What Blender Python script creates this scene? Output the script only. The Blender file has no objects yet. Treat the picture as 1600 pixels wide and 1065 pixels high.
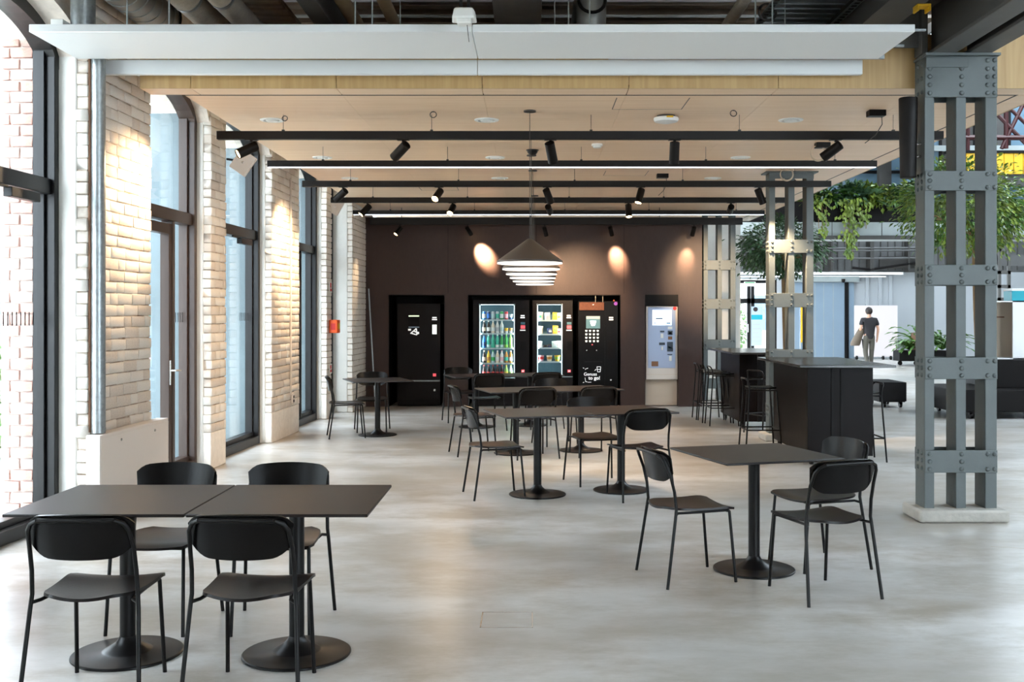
import bpy, bmesh, math, random
from mathutils import Vector, Matrix, Euler

PI = math.pi
R = math.radians
rnd = random.Random(7)
SC = bpy.context.scene
COL = SC.collection

# ------------------------------------------------------------------ camera
F = 1640.0            # focal length in pixels of the 1600 px wide frame
EYE = 1.617
cam = bpy.data.cameras.new('camera')
cam.sensor_width = 36.0
cam.lens = F / 1600.0 * 36.0
cam.shift_x = (800 - 829) / 1600.0
cam.shift_y = (490 - 532.5) / 1600.0
cam.clip_end = 300
camo = bpy.data.objects.new('camera', cam)
COL.objects.link(camo)
camo.location = (0, 0, EYE)
camo.rotation_euler = (R(90), 0, 0)
SC.camera = camo

# ------------------------------------------------------------------ world and exposure
world = bpy.data.worlds.new('overcast_sky')
SC.world = world
world.use_nodes = True
bg = world.node_tree.nodes['Background']
bg.inputs[0].default_value = (0.80, 0.905, 1.0, 1)
bg.inputs[1].default_value = 8.5
SC.view_settings.view_transform = 'Standard'
SC.view_settings.look = 'None'
SC.view_settings.gamma = 1.0
SC.view_settings.use_curve_mapping = False
SC.view_settings.exposure = 0.84
SC.cycles.use_denoising = True
SC.cycles.max_bounces = 10
SC.cycles.diffuse_bounces = 6
SC.cycles.glossy_bounces = 4
SC.cycles.transparent_max_bounces = 16
SC.cycles.sample_clamp_indirect = 6.0
SC.cycles.caustics_reflective = False
SC.cycles.caustics_refractive = False


def lamp(name, kind, loc, energy, color, parent=None, **kw):
    d = bpy.data.lights.new(name, kind)
    d.energy = energy
    d.color = color
    for k, v in kw.items():
        setattr(d, k, v)
    o = bpy.data.objects.new(name, d)
    COL.objects.link(o)
    o.location = loc
    if parent:
        o.parent = parent
    return o


# ------------------------------------------------------------------ materials
def lin(c):
    c = c / 255.0
    return c / 12.92 if c <= 0.04045 else ((c + 0.055) / 1.055) ** 2.4


def rgb(r, g, b):
    return (lin(r), lin(g), lin(b), 1)


MATS = {}


def mat(name, col, rough=0.5, metal=0.0, spec=0.5, noise=0.0, nscale=8.0, bump=0.0, bscale=60.0,
        stretch=(1, 1, 1), col2=None, emit=None, estr=0.0, coat=0.0, rnoise=0.0):
    m = bpy.data.materials.new(name)
    MATS[name] = m
    m.use_nodes = True
    nt = m.node_tree
    b = nt.nodes['Principled BSDF']
    b.inputs['Base Color'].default_value = col
    b.inputs['Roughness'].default_value = rough
    b.inputs['Metallic'].default_value = metal
    b.inputs['Specular IOR Level'].default_value = spec
    if coat:
        b.inputs['Coat Weight'].default_value = coat
    if emit:
        b.inputs['Emission Color'].default_value = emit
        b.inputs['Emission Strength'].default_value = estr
    tc = None
    if noise or bump or rnoise:
        tc = nt.nodes.new('ShaderNodeTexCoord')
        mp = nt.nodes.new('ShaderNodeMapping')
        mp.inputs['Scale'].default_value = stretch
        nt.links.new(tc.outputs['Object'], mp.inputs['Vector'])
    if noise or rnoise:
        n = nt.nodes.new('ShaderNodeTexNoise')
        n.inputs['Scale'].default_value = nscale
        n.inputs['Detail'].default_value = 6
        n.inputs['Roughness'].default_value = 0.62
        nt.links.new(mp.outputs[0], n.inputs['Vector'])
        if noise:
            r = nt.nodes.new('ShaderNodeValToRGB')
            r.color_ramp.elements[0].position = 0.3
            r.color_ramp.elements[1].position = 0.72
            c2 = col2 or tuple(x * (1 - noise) for x in col[:3]) + (1,)
            r.color_ramp.elements[0].color = c2
            r.color_ramp.elements[1].color = col
            nt.links.new(n.outputs['Fac'], r.inputs[0])
            nt.links.new(r.outputs[0], b.inputs['Base Color'])
        if rnoise:
            mr = nt.nodes.new('ShaderNodeMapRange')
            mr.inputs[3].default_value = rough - rnoise
            mr.inputs[4].default_value = rough + rnoise
            nt.links.new(n.outputs['Fac'], mr.inputs[0])
            nt.links.new(mr.outputs[0], b.inputs['Roughness'])
    if bump:
        n2 = nt.nodes.new('ShaderNodeTexNoise')
        n2.inputs['Scale'].default_value = bscale
        n2.inputs['Detail'].default_value = 4
        nt.links.new(mp.outputs[0], n2.inputs['Vector'])
        bp = nt.nodes.new('ShaderNodeBump')
        bp.inputs['Strength'].default_value = bump
        bp.inputs['Distance'].default_value = 0.01
        nt.links.new(n2.outputs['Fac'], bp.inputs['Height'])
        nt.links.new(bp.outputs[0], b.inputs['Normal'])
    return m


def glass_mat(name, tint, gloss=1.0, rough=0.0):
    m = bpy.data.materials.new(name)
    MATS[name] = m
    m.use_nodes = True
    nt = m.node_tree
    nt.nodes.clear()
    out = nt.nodes.new('ShaderNodeOutputMaterial')
    mix = nt.nodes.new('ShaderNodeMixShader')
    tr = nt.nodes.new('ShaderNodeBsdfTransparent')
    gl = nt.nodes.new('ShaderNodeBsdfGlossy')
    lw = nt.nodes.new('ShaderNodeLayerWeight')
    lw.inputs['Blend'].default_value = 0.5
    pw = nt.nodes.new('ShaderNodeMath')
    pw.operation = 'POWER'
    pw.inputs[1].default_value = 5.0
    nt.links.new(lw.outputs['Facing'], pw.inputs[0])
    ml = nt.nodes.new('ShaderNodeMath')
    ml.operation = 'MULTIPLY_ADD'
    ml.inputs[1].default_value = 0.9 * gloss
    ml.inputs[2].default_value = 0.04 * gloss
    tr.inputs[0].default_value = tint
    gl.inputs['Roughness'].default_value = rough
    nt.links.new(pw.outputs[0], ml.inputs[0])
    nt.links.new(ml.outputs[0], mix.inputs[0])
    nt.links.new(tr.outputs[0], mix.inputs[1])
    nt.links.new(gl.outputs[0], mix.inputs[2])
    nt.links.new(mix.outputs[0], out.inputs[0])
    return m


def floor_mat():
    m = bpy.data.materials.new('polished_concrete')
    MATS['floor'] = m
    m.use_nodes = True
    nt = m.node_tree
    b = nt.nodes['Principled BSDF']
    tc = nt.nodes.new('ShaderNodeTexCoord')
    mp = nt.nodes.new('ShaderNodeMapping')
    mp.inputs['Scale'].default_value = (0.55, 1.0, 1)
    nt.links.new(tc.outputs['Object'], mp.inputs[0])

    def noise(s, d, ro=0.6, dist=0.0):
        n = nt.nodes.new('ShaderNodeTexNoise')
        n.inputs['Scale'].default_value = s
        n.inputs['Detail'].default_value = d
        n.inputs['Roughness'].default_value = ro
        n.inputs['Distortion'].default_value = dist
        nt.links.new(mp.outputs[0], n.inputs[0])
        return n

    def ramp(n, a, ca, z, cz):
        r = nt.nodes.new('ShaderNodeValToRGB')
        r.color_ramp.elements[0].position = a
        r.color_ramp.elements[0].color = ca
        r.color_ramp.elements[1].position = z
        r.color_ramp.elements[1].color = cz
        nt.links.new(n.outputs['Fac'], r.inputs[0])
        return r
    def fac(n, lo, hi, a, z):
        k = nt.nodes.new('ShaderNodeMapRange')
        k.inputs[1].default_value = lo
        k.inputs[2].default_value = hi
        k.inputs[3].default_value = a
        k.inputs[4].default_value = z
        nt.links.new(n.outputs['Fac'], k.inputs[0])
        return k

    def blend(f, A, B):
        x = nt.nodes.new('ShaderNodeMix')
        x.data_type = 'RGBA'
        nt.links.new(f.outputs[0], x.inputs[0])
        for sock, val in ((x.inputs[6], A), (x.inputs[7], B)):
            if isinstance(val, tuple):
                sock.default_value = val
            else:
                nt.links.new(val, sock)
        return x.outputs[2]
    c1 = blend(fac(noise(0.8, 7, 0.65), .38, .62, 0, 1), rgb(160, 154, 147), rgb(202, 199, 196))
    c2 = blend(fac(noise(2.3, 9, 0.7), .38, .57, .78, 0), c1, rgb(140, 127, 108))
    c3 = blend(fac(noise(0.33, 4, 0.5), .4, .62, 0, .45), c2, rgb(158, 163, 163))
    nt.links.new(c3, b.inputs['Base Color'])
    mr = nt.nodes.new('ShaderNodeMapRange')
    mr.inputs[3].default_value = 0.278
    mr.inputs[4].default_value = 0.325
    nt.links.new(noise(1.6, 6).outputs['Fac'], mr.inputs[0])
    nt.links.new(mr.outputs[0], b.inputs['Roughness'])
    b.inputs['Specular IOR Level'].default_value = 0.6
    return m


def wood_mat(name, ca, cb, axis):
    m = bpy.data.materials.new(name)
    MATS[name] = m
    m.use_nodes = True
    nt = m.node_tree
    b = nt.nodes['Principled BSDF']
    b.inputs['Roughness'].default_value = 0.42
    tc = nt.nodes.new('ShaderNodeTexCoord')
    mp = nt.nodes.new('ShaderNodeMapping')
    sc = [9.0, 9.0, 9.0]
    sc[axis] = 0.45
    mp.inputs['Scale'].default_value = sc
    nt.links.new(tc.outputs['Object'], mp.inputs[0])
    n = nt.nodes.new('ShaderNodeTexNoise')
    n.inputs['Scale'].default_value = 2.2
    n.inputs['Detail'].default_value = 7
    n.inputs['Distortion'].default_value = 0.7
    nt.links.new(mp.outputs[0], n.inputs[0])
    r = nt.nodes.new('ShaderNodeValToRGB')
    r.color_ramp.elements[0].position = 0.3
    r.color_ramp.elements[1].position = 0.7
    r.color_ramp.elements[0].color = ca
    r.color_ramp.elements[1].color = cb
    nt.links.new(n.outputs['Fac'], r.inputs[0])
    nt.links.new(r.outputs[0], b.inputs['Base Color'])
    return m


floor_mat()
wood_mat('birch_x', rgb(226, 194, 160), rgb(237, 208, 178), 0)
wood_mat('birch_fascia', rgb(176, 142, 92), rgb(196, 163, 112), 2)
mat('plaster', rgb(226, 224, 218), 0.75, noise=0.10, nscale=4, bump=0.15, bscale=30)
mat('brick_paint', rgb(238, 231, 222), 0.6, noise=0.16, nscale=14, bump=0.55, bscale=26)
mat('brick_paint_warm', rgb(230, 218, 206), 0.65, noise=0.22, nscale=10, bump=0.6, bscale=30)
mat('mortar', rgb(214, 203, 190), 0.85, noise=0.5, nscale=7, bump=0.5, bscale=40, col2=rgb(128, 104, 82))
mat('red_brick', rgb(214, 168, 154), 0.8, noise=0.35, nscale=7, bump=0.4)
mat('red_brick_pale', rgb(222, 190, 178), 0.8, noise=0.3, nscale=7, bump=0.4)
mat('red_mortar', rgb(226, 221, 215), 0.9)
mat('frame_dark', rgb(13, 12, 13), 0.34, spec=0.35, noise=0.15, nscale=3)
mat('frame_brown', rgb(58, 42, 34), 0.4)
mat('steel', rgb(92, 99, 99), 0.5, 0.0, noise=0.14, nscale=5, bump=0.12, bscale=40)
mat('beam_steel', rgb(84, 83, 80), 0.55, 0.0, noise=0.2, nscale=4, bump=0.1)
mat('concrete', rgb(188, 184, 176), 0.85, noise=0.25, nscale=9, bump=0.5, bscale=25)
mat('black_plastic', rgb(22, 19, 18), 0.36, spec=0.15, noise=0.1, nscale=20)
mat('black_shell', rgb(10, 8, 8), 0.27, spec=0.18, noise=0.12, nscale=12, bump=0.05, bscale=120)
mat('seat_brown', rgb(20, 14, 13), 0.32, spec=0.24, noise=0.12, nscale=12, bump=0.06, bscale=120)
mat('black_metal', rgb(16, 14, 14), 0.35, spec=0.22)
mat('table_top', rgb(24, 17, 17), 0.40, spec=0.42, noise=0.1, nscale=9, bump=0.03, bscale=200)
mat('track_black', rgb(15, 11, 10), 0.55, spec=0.3)
mat('spot_black', rgb(20, 16, 14), 0.4, spec=0.15)
mat('led', (1, 1, 1, 1), 0.5, emit=(0.80, 0.90, 1.0, 1), estr=2.4)
mat('hall_led', (1, 1, 1, 1), 0.5, emit=(0.85, 0.93, 1.0, 1), estr=0.9)
mat('warm_bulb', (1, 1, 1, 1), 0.5, emit=(1.0, 0.66, 0.32, 1), estr=22)
mat('reflector', rgb(200, 190, 170), 0.25, 0.6)
mat('wall_dark', rgb(64, 48, 44), 0.47, spec=0.28, noise=0.14, nscale=18, bump=0.12, bscale=45, stretch=(1, 1, 0.4))
mat('niche_black', rgb(13, 9, 8), 0.5, spec=0.15)
mat('machine_dark', rgb(21, 16, 16), 0.4, spec=0.15, noise=0.08, nscale=6)
mat('machine_black', rgb(9, 7, 7), 0.3, spec=0.15)
mat('white_panel', rgb(226, 228, 228), 0.55)
mat('white_plastic', rgb(232, 232, 228), 0.45)
mat('white_soft', rgb(228, 218, 210), 0.6)
mat('galvanised', rgb(176, 182, 184), 0.34, 0.75, noise=0.3, nscale=30, bump=0.15, bscale=60)
mat('duct', rgb(150, 150, 146), 0.4, 0.55, noise=0.2, nscale=6)
mat('insulation', rgb(176, 166, 150), 0.6, noise=0.25, nscale=20, bump=0.3)
mat('brown_pipe', rgb(150, 128, 98), 0.5, noise=0.2, nscale=9)
mat('deck', rgb(196, 178, 154), 0.7, noise=0.2, nscale=3)
mat('purlin', rgb(150, 132, 114), 0.7)
mat('ceiling_corrugated', rgb(196, 178, 156), 0.6)
mat('wire', rgb(60, 56, 52), 0.5)
mat('chrome', rgb(200, 200, 198), 0.25, 0.9)
mat('green_print', rgb(40, 140, 70), 0.6)
mat('yellow', rgb(228, 178, 30), 0.5, noise=0.1, nscale=5)
mat('red_steel', rgb(58, 12, 15), 0.5)
mat('orange', rgb(236, 92, 30), 0.45)
mat('red', rgb(204, 40, 40), 0.5)
mat('pendant_shell', rgb(78, 70, 65), 0.42, 0.3)
mat('pendant_glow', (1, 1, 1, 1), 0.5, emit=(1.0, 0.88, 0.74, 1), estr=0.85)
mat('hall_wall', rgb(170, 174, 178), 0.8)
mat('hall_blue', rgb(128, 146, 162), 0.5, noise=0.06, nscale=2)
mat('hall_grey', rgb(92, 92, 92), 0.7, noise=0.25, nscale=3)
mat('hall_dark', rgb(66, 64, 62), 0.7, noise=0.2, nscale=4)
mat('concrete_band', rgb(158, 166, 166), 0.8, noise=0.15, nscale=2)
mat('planter_dark', rgb(17, 14, 14), 0.6, spec=0.15)
mat('board_pink', rgb(226, 214, 212), 0.6)
mat('teal', rgb(20, 150, 165), 0.5)
mat('leaf_a', rgb(62, 98, 54), 0.45, noise=0.45, nscale=2.0, col2=rgb(34, 60, 34))
mat('leaf_b', rgb(150, 168, 62), 0.45, noise=0.5, nscale=2.0, col2=rgb(72, 100, 38))
mat('leaf_c', rgb(112, 148, 112), 0.4, noise=0.5, nscale=2.0, col2=rgb(52, 86, 58))
mat('leaf_d', rgb(96, 140, 52), 0.45, noise=0.5, nscale=2.0, col2=rgb(48, 82, 34))
mat('bark', rgb(142, 112, 76), 0.8, noise=0.3, nscale=8, bump=0.4)
mat('soil', rgb(50, 38, 30), 0.9)
mat('skin', rgb(208, 158, 132), 0.5)
mat('hair', rgb(38, 28, 24), 0.6)
mat('shirt', rgb(36, 32, 36), 0.8)
mat('trousers', rgb(84, 80, 72), 0.8)
mat('bag', rgb(104, 90, 76), 0.7, noise=0.2, nscale=30)
mat('shoe', rgb(40, 34, 30), 0.5)
mat('ground', rgb(196, 194, 188), 0.8, noise=0.12, nscale=1.2)
mat('facade', rgb(214, 210, 202), 0.8)
mat('outer_brick_shade', rgb(112, 128, 134), 0.6, noise=0.25, nscale=1.5)  # grey-blue stands for outer brick in shade; the shade is in the colour
mat('facade_glass', rgb(96, 120, 136), 0.2)
mat('cork', rgb(108, 62, 42), 0.8, noise=0.4, nscale=30)
mat('purple', rgb(140, 60, 170), 0.5)
mat('pink', rgb(232, 96, 104), 0.5, emit=rgb(232, 80, 90), estr=0.5)
mat('screen_white', (1, 1, 1, 1), 0.4, emit=(0.80, 0.92, 0.96, 1), estr=0.9)
mat('screen_green', (1, 1, 1, 1), 0.4, emit=(0.60, 0.80, 0.42, 1), estr=0.6)
mat('screen_pale', (1, 1, 1, 1), 0.4, emit=(0.62, 0.70, 0.62, 1), estr=0.6)
mat('screen_blue', (1, 1, 1, 1), 0.4, emit=(0.70, 0.83, 1.0, 1), estr=0.95)
mat('screen_blue2', (1, 1, 1, 1), 0.4, emit=(0.42, 0.66, 0.95, 1), estr=0.8)
mat('screen_bar', rgb(20, 60, 110), 0.4)
mat('kiosk_blue', rgb(168, 184, 214), 0.45)
mat('kiosk_white', rgb(216, 208, 200), 0.5)
mat('kiosk_dark', rgb(40, 52, 66), 0.4)
mat('brown', rgb(120, 84, 60), 0.6)
mat('print_glow', (1, 1, 1, 1), 0.6, emit=(0.9, 0.9, 0.88, 1), estr=0.35)  # white print brightened by a glow put into the material
mat('vend_back', rgb(70, 112, 126), 0.5)
mat('vend_light', (1, 1, 1, 1), 0.5, emit=(0.78, 0.95, 1.0, 1), estr=1.1)
mat('shelf_metal', rgb(190, 206, 210), 0.35, 0.3)
mat('beige', rgb(206, 192, 176), 0.7)
mat('dark_bar', rgb(18, 12, 11), 0.36, spec=0.08, noise=0.2, nscale=3)
mat('bar_top', rgb(46, 43, 42), 0.22)
glass_mat('pane', (0.95, 0.965, 0.97, 1), 1.0)
glass_mat('pane_dark', (0.55, 0.66, 0.72, 1), 1.0)
glass_mat('vend_glass', (0.96, 0.98, 0.98, 1), 0.5)


# ------------------------------------------------------------------ mesh helpers
class MB:
    def __init__(self):
        self.v = []
        self.f = []

    def add(self, vs, fs):
        n = len(self.v)
        self.v += [tuple(p) for p in vs]
        self.f += [tuple(i + n for i in f) for f in fs]
        return self

    def box(self, x0, x1, y0, y1, z0, z1, M=None):
        vs = [Vector(p) for p in ((x0, y0, z0), (x1, y0, z0), (x1, y1, z0), (x0, y1, z0),
                                  (x0, y0, z1), (x1, y0, z1), (x1, y1, z1), (x0, y1, z1))]
        if M:
            vs = [M @ p for p in vs]
        return self.add(vs, [(3, 2, 1, 0), (4, 5, 6, 7), (0, 1, 5, 4), (1, 2, 6, 5), (2, 3, 7, 6), (3, 0, 4, 7)])

    def cbox(self, c, s, M=None):
        return self.box(c[0] - s[0] / 2, c[0] + s[0] / 2, c[1] - s[1] / 2, c[1] + s[1] / 2,
                        c[2] - s[2] / 2, c[2] + s[2] / 2, M)

    def tube(self, pts, r, n=8, cap=True):
        pts = [Vector(p) for p in pts]
        rs = r if isinstance(r, (list, tuple)) else [r] * len(pts)
        rings = []
        prev = None
        for i, p in enumerate(pts):
            if i == 0:
                d = pts[1] - pts[0]
            elif i == len(pts) - 1:
                d = pts[-1] - pts[-2]
            else:
                d = (pts[i + 1] - p).normalized() + (p - pts[i - 1]).normalized()
            d.normalize()
            if prev is None:
                a = Vector((1, 0, 0)) if abs(d.x) < 0.8 else Vector((0, 1, 0))
                s = d.cross(a).normalized()
            else:
                s = (prev - d * prev.dot(d)).normalized()
            prev = s
            t = d.cross(s)
            rings.append([p + (s * math.cos(2 * PI * k / n) + t * math.sin(2 * PI * k / n)) * rs[i] for k in range(n)])
        vs = [q for ring in rings for q in ring]
        fs = []
        for i in range(len(pts) - 1):
            for k in range(n):
                k2 = (k + 1) % n
                fs.append((i * n + k, i * n + k2, (i + 1) * n + k2, (i + 1) * n + k))
        if cap:
            fs.append(tuple(range(n - 1, -1, -1)))
            m = (len(pts) - 1) * n
            fs.append(tuple(m + k for k in range(n)))
        return self.add(vs, fs)

    def lathe(self, prof, n=24, c=(0, 0, 0), M=None):
        vs = []
        for (r, z) in prof:
            for k in range(n):
                a = 2 * PI * k / n
                p = Vector((c[0] + r * math.cos(a), c[1] + r * math.sin(a), c[2] + z))
                vs.append(M @ p if M else p)
        fs = []
        for i in range(len(prof) - 1):
            for k in range(n):
                k2 = (k + 1) % n
                fs.append((i * n + k, i * n + k2, (i + 1) * n + k2, (i + 1) * n + k))
        if prof[0][0] > 1e-6:
            fs.append(tuple(range(n - 1, -1, -1)))
        if prof[-1][0] > 1e-6:
            m = (len(prof) - 1) * n
            fs.append(tuple(m + k for k in range(n)))
        return self.add(vs, fs)

    def torus(self, R_, r, n=20, m=6, M=None):
        vs = []
        for i in range(n):
            a = 2 * PI * i / n
            for j in range(m):
                b = 2 * PI * j / m
                p = Vector(((R_ + r * math.cos(b)) * math.cos(a), (R_ + r * math.cos(b)) * math.sin(a), r * math.sin(b)))
                vs.append(M @ p if M else p)
        fs = [(i * m + j, ((i + 1) % n) * m + j, ((i + 1) % n) * m + (j + 1) % m, i * m + (j + 1) % m)
              for i in range(n) for j in range(m)]
        return self.add(vs, fs)

    def shell(self, fn, nu, nv, th):
        """fn(u,v) in [0,1]^2 -> point ; a sheet thickened along its normal"""
        P = [[Vector(fn(i / nu, j / nv)) for j in range(nv + 1)] for i in range(nu + 1)]
        N = [[None] * (nv + 1) for _ in range(nu + 1)]
        for i in range(nu + 1):
            for j in range(nv + 1):
                a = P[min(i + 1, nu)][j] - P[max(i - 1, 0)][j]
                b = P[i][min(j + 1, nv)] - P[i][max(j - 1, 0)]
                c = a.cross(b)
                N[i][j] = c.normalized() if c.length > 1e-9 else Vector((0, 0, 1))
        W = nv + 1
        top = [P[i][j] + N[i][j] * th / 2 for i in range(nu + 1) for j in range(W)]
        bot = [P[i][j] - N[i][j] * th / 2 for i in range(nu + 1) for j in range(W)]
        n = len(top)
        fs = []
        for i in range(nu):
            for j in range(nv):
                a, b, c, d = i * W + j, (i + 1) * W + j, (i + 1) * W + j + 1, i * W + j + 1
                fs.append((a, b, c, d))
                fs.append((n + d, n + c, n + b, n + a))
        edge = [i * W for i in range(nu + 1)] + [nu * W + j for j in range(1, W)] + \
               [i * W + nv for i in range(nu - 1, -1, -1)] + [j for j in range(nv - 1, 0, -1)]
        for k in range(len(edge)):
            a, b = edge[k], edge[(k + 1) % len(edge)]
            fs.append((b, a, n + a, n + b))
        return self.add(top + bot, fs)

    def prism(self, poly, axis, a, b):
        """poly: 2D points in the plane of the other two axes, extruded from a to b along axis"""
        def mk(p, t):
            if axis == 0:
                return (t, p[0], p[1])
            if axis == 1:
                return (p[0], t, p[1])
            return (p[0], p[1], t)
        n = len(poly)
        vs = [mk(p, a) for p in poly] + [mk(p, b) for p in poly]
        fs = [tuple(range(n)), tuple(range(2 * n - 1, n - 1, -1))]
        fs += [(i, i + n, (i + 1) % n + n, (i + 1) % n) for i in range(n)]
        return self.add(vs, fs)

    def mesh(self, name, m, smooth=True, ang=35):
        me = bpy.data.meshes.new(name)
        me.from_pydata(self.v, [], self.f)
        bm = bmesh.new()
        bm.from_mesh(me)
        bmesh.ops.recalc_face_normals(bm, faces=bm.faces)
        bm.to_mesh(me)
        bm.free()
        me.materials.append(MATS[m])
        if smooth:
            me.polygons.foreach_set('use_smooth', [True] * len(me.polygons))
            me.set_sharp_from_angle(angle=R(ang))
        me.update()
        return me

    def build(self, name, m, parent=None, smooth=True, bevel=0.0, loc=None, rot=None, ang=35, seg=2):
        o = bpy.data.objects.new(name, self.mesh(name, m, smooth, ang))
        COL.objects.link(o)
        if parent:
            o.parent = parent
        if loc:
            o.location = loc
        if rot:
            o.rotation_euler = rot
        if bevel:
            md = o.modifiers.new('bevel', 'BEVEL')
            md.width = bevel
            md.segments = seg
            md.limit_method = 'ANGLE'
        return o


def put(me, name, parent=None, loc=(0, 0, 0), rot=(0, 0, 0), scale=(1, 1, 1)):
    o = bpy.data.objects.new(name, me)
    COL.objects.link(o)
    o.location = loc
    o.rotation_euler = rot
    o.scale = scale
    if parent:
        o.parent = parent
    return o


def tag(o, label=None, cat=None, group=None, kind=None):
    if label:
        o['label'] = label
    if cat:
        o['category'] = cat
    if group:
        o['group'] = group
    if kind:
        o['kind'] = kind
    return o


def thing(name, label, cat, loc=(0, 0, 0), rz=0.0, group=None):
    o = bpy.data.objects.new(name, None)
    COL.objects.link(o)
    o.location = loc
    o.rotation_euler = (0, 0, rz)
    o.empty_display_size = 0.1
    return tag(o, label, cat, group)


def struct(name, mb, m, label=None, **kw):
    o = mb.build(name, m, **kw)
    return tag(o, label, None, None, 'structure')


def copy_tree(o, parent=None):
    c = o.copy()
    COL.objects.link(c)
    if parent:
        c.parent = parent
    for ch in o.children:
        copy_tree(ch, c)
    return c


def gx(u, Y):
    return (u - 829) * Y / F


def gz(v, Y):
    return EYE + (490 - v) * Y / F


def text(body, size, m, parent, loc, rot=(R(90), 0, 0), name='lettering', bold=0.0, align='LEFT'):
    c = bpy.data.curves.new(name, 'FONT')
    c.body = body
    c.size = size
    c.extrude = 0.001
    c.offset = bold
    c.align_x = align
    tmp = bpy.data.objects.new(name, c)
    COL.objects.link(tmp)
    dg = bpy.context.evaluated_depsgraph_get()
    me = bpy.data.meshes.new_from_object(tmp.evaluated_get(dg))
    bpy.data.objects.remove(tmp)
    me.materials.clear()
    me.materials.append(MATS[m])
    o = bpy.data.objects.new(name, me)
    COL.objects.link(o)
    o.location = loc
    o.rotation_euler = rot
    o.parent = parent
    return o

# ================================================================== SETTING
WALL_A = math.atan(0.037)
WALL_LOC = (-3.719, 0, 0)
WALL_ROT = (0, 0, -WALL_A)


def on_wall(o):
    o.location = WALL_LOC
    o.rotation_euler = WALL_ROT
    return o


def wallw(x, y, z):
    """left wall coordinates (offset into room, along, up) -> world"""
    c, s = math.cos(WALL_A), math.sin(WALL_A)
    return Vector((WALL_LOC[0] + x * c + y * s, -x * s + y * c, z))


# ---- floor
fl = MB()
fl.box(-3.95, 30, -6.2, 42, -0.3, 0)
floor = struct('floor', fl, 'floor', 'polished grey concrete floor', smooth=False)
for (x0, y0, x1, y1, w) in ((3.2, 7.3, 8.6, 5.6, 0.005), (-3.2, 13.0, 2.5, 13.0, 0.0)):
    if w:
        d = Vector((x1 - x0, y1 - y0, 0))
        L = d.length
        j = MB().box(0, L, -w / 2, w / 2, -0.01, 0.0006)
        j.build('floor_joint', 'deck', floor, loc=(x0, y0, 0), rot=(0, 0, math.atan2(d.y, d.x)))
hx0, hx1, hy0, hy1 = -0.262, 0.012, 5.41, 5.69
h = MB()
for (a, b, c, d) in ((hx0, hx1, hy0, hy0 + .006), (hx0, hx1, hy1 - .006, hy1), (hx0, hx0 + .006, hy0, hy1), (hx1 - .006, hx1, hy0, hy1)):
    h.box(a, b, c, d, -0.005, 0.0015)
fh = thing('floor_hatch', 'small square access hatch set flush in the concrete floor', 'hatch', (0, 0, 0))
h.build('hatch_frame', 'chrome', fh)
MB().box(hx0 + .007, hx1 - .007, hy0 + .007, hy1 - .007, -0.01, 0.0008).build('hatch_cover', 'floor', fh)

# ---- left wall: piers, spandrels
BRICKS = []
for k in range(10):
    rr = random.Random(50 + k)
    bm_ = bmesh.new()
    bmesh.ops.create_cube(bm_, size=1.0)
    for v in bm_.verts:
        v.co = (v.co.x * .088, v.co.y * .27, v.co.z * .088)
    bmesh.ops.bevel(bm_, geom=list(bm_.edges), offset=0.0045, segments=1, affect='EDGES')
    for v in bm_.verts:
        v.co.x = (v.co.x + rr.uniform(-.002, .002)) / .088
        v.co.y = (v.co.y + rr.uniform(-.004, .004)) / .27
        v.co.z = (v.co.z + rr.uniform(-.004, .004)) / .088
    me = bpy.data.meshes.new('brick')
    bm_.to_mesh(me)
    bm_.free()
    me.materials.append(MATS['brick_paint' if k % 3 else 'brick_paint_warm'])
    me.polygons.foreach_set('use_smooth', [True] * len(me.polygons))
    BRICKS.append(me)
REDB = []
for k in range(4):
    me = BRICKS[k].copy()
    me.materials.clear()
    me.materials.append(MATS['red_brick' if k % 2 else 'red_brick_pale'])
    REDB.append(me)
COURSE = 0.094


def course_list(y0, y1, z0, z1, seed, blen=0.275):
    rr = random.Random(seed)
    out = []
    nz = int(round((z1 - z0) / COURSE))
    for i in range(nz):
        z = z0 + (i + .5) * COURSE
        y = y0 + rr.uniform(-.012, .012)
        end = y1 + rr.uniform(-.014, .014)
        L = blen if i % 2 else blen * .5
        while y < end - .03:
            l = min(L, end - y)
            if end - (y + l) < .06:
                l = end - y
            out.append((y + l / 2, l - .008, z, rr))
            y += l
            L = blen * rr.choice((1, 1, 1, .95, .55))
    return out


def pier(y0, y1, ztop, bricks, face=0.0, seed=1, plaster_to=0.0, label=''):
    core = MB().box(-0.32, face - .085, y0, y1, 0, 5.0)
    o = on_wall(struct('wall_left', core, 'plaster', label, bevel=.012))
    MB().box(-.64, -.318, y0 - .06, y1 + .06, -.1, 5.0).build('outer_masonry', 'red_mortar' if seed == 11 else 'outer_brick_shade', o)
    MB().box(face - .09, face - .0105, y0 + .018, y1 - .018, 0, 5.0).build('mortar_bed', 'mortar', o)
    cl = course_list(y0, y1, 0.0 + plaster_to, ztop, seed)
    if plaster_to:
        MB().box(face - .09, face - .002, y0, y1, 0, plaster_to).build('plaster_base', 'brick_paint', o, bevel=.01)
    if bricks:
        for (y, l, z, rr) in cl:
            put(rr.choice(BRICKS), 'brick', o, (face - .044 + rr.uniform(-.003, .003), y, z + rr.uniform(-.002, .002)),
                (rr.uniform(-.012, .012), 0, rr.uniform(-.01, .01)),
                (.088, l, COURSE - rr.choice((.005, .006, .008, .013))))
    else:
        b = MB()
        for (y, l, z, rr) in cl:
            b.cbox((face - .045 + rr.uniform(-.004, .003), y, z), (.088, l, COURSE - .011))
        s = b.build('brick_courses', 'brick_paint', o, bevel=.006, seg=1)
        s['kind'] = 'stuff'
    return o


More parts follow.
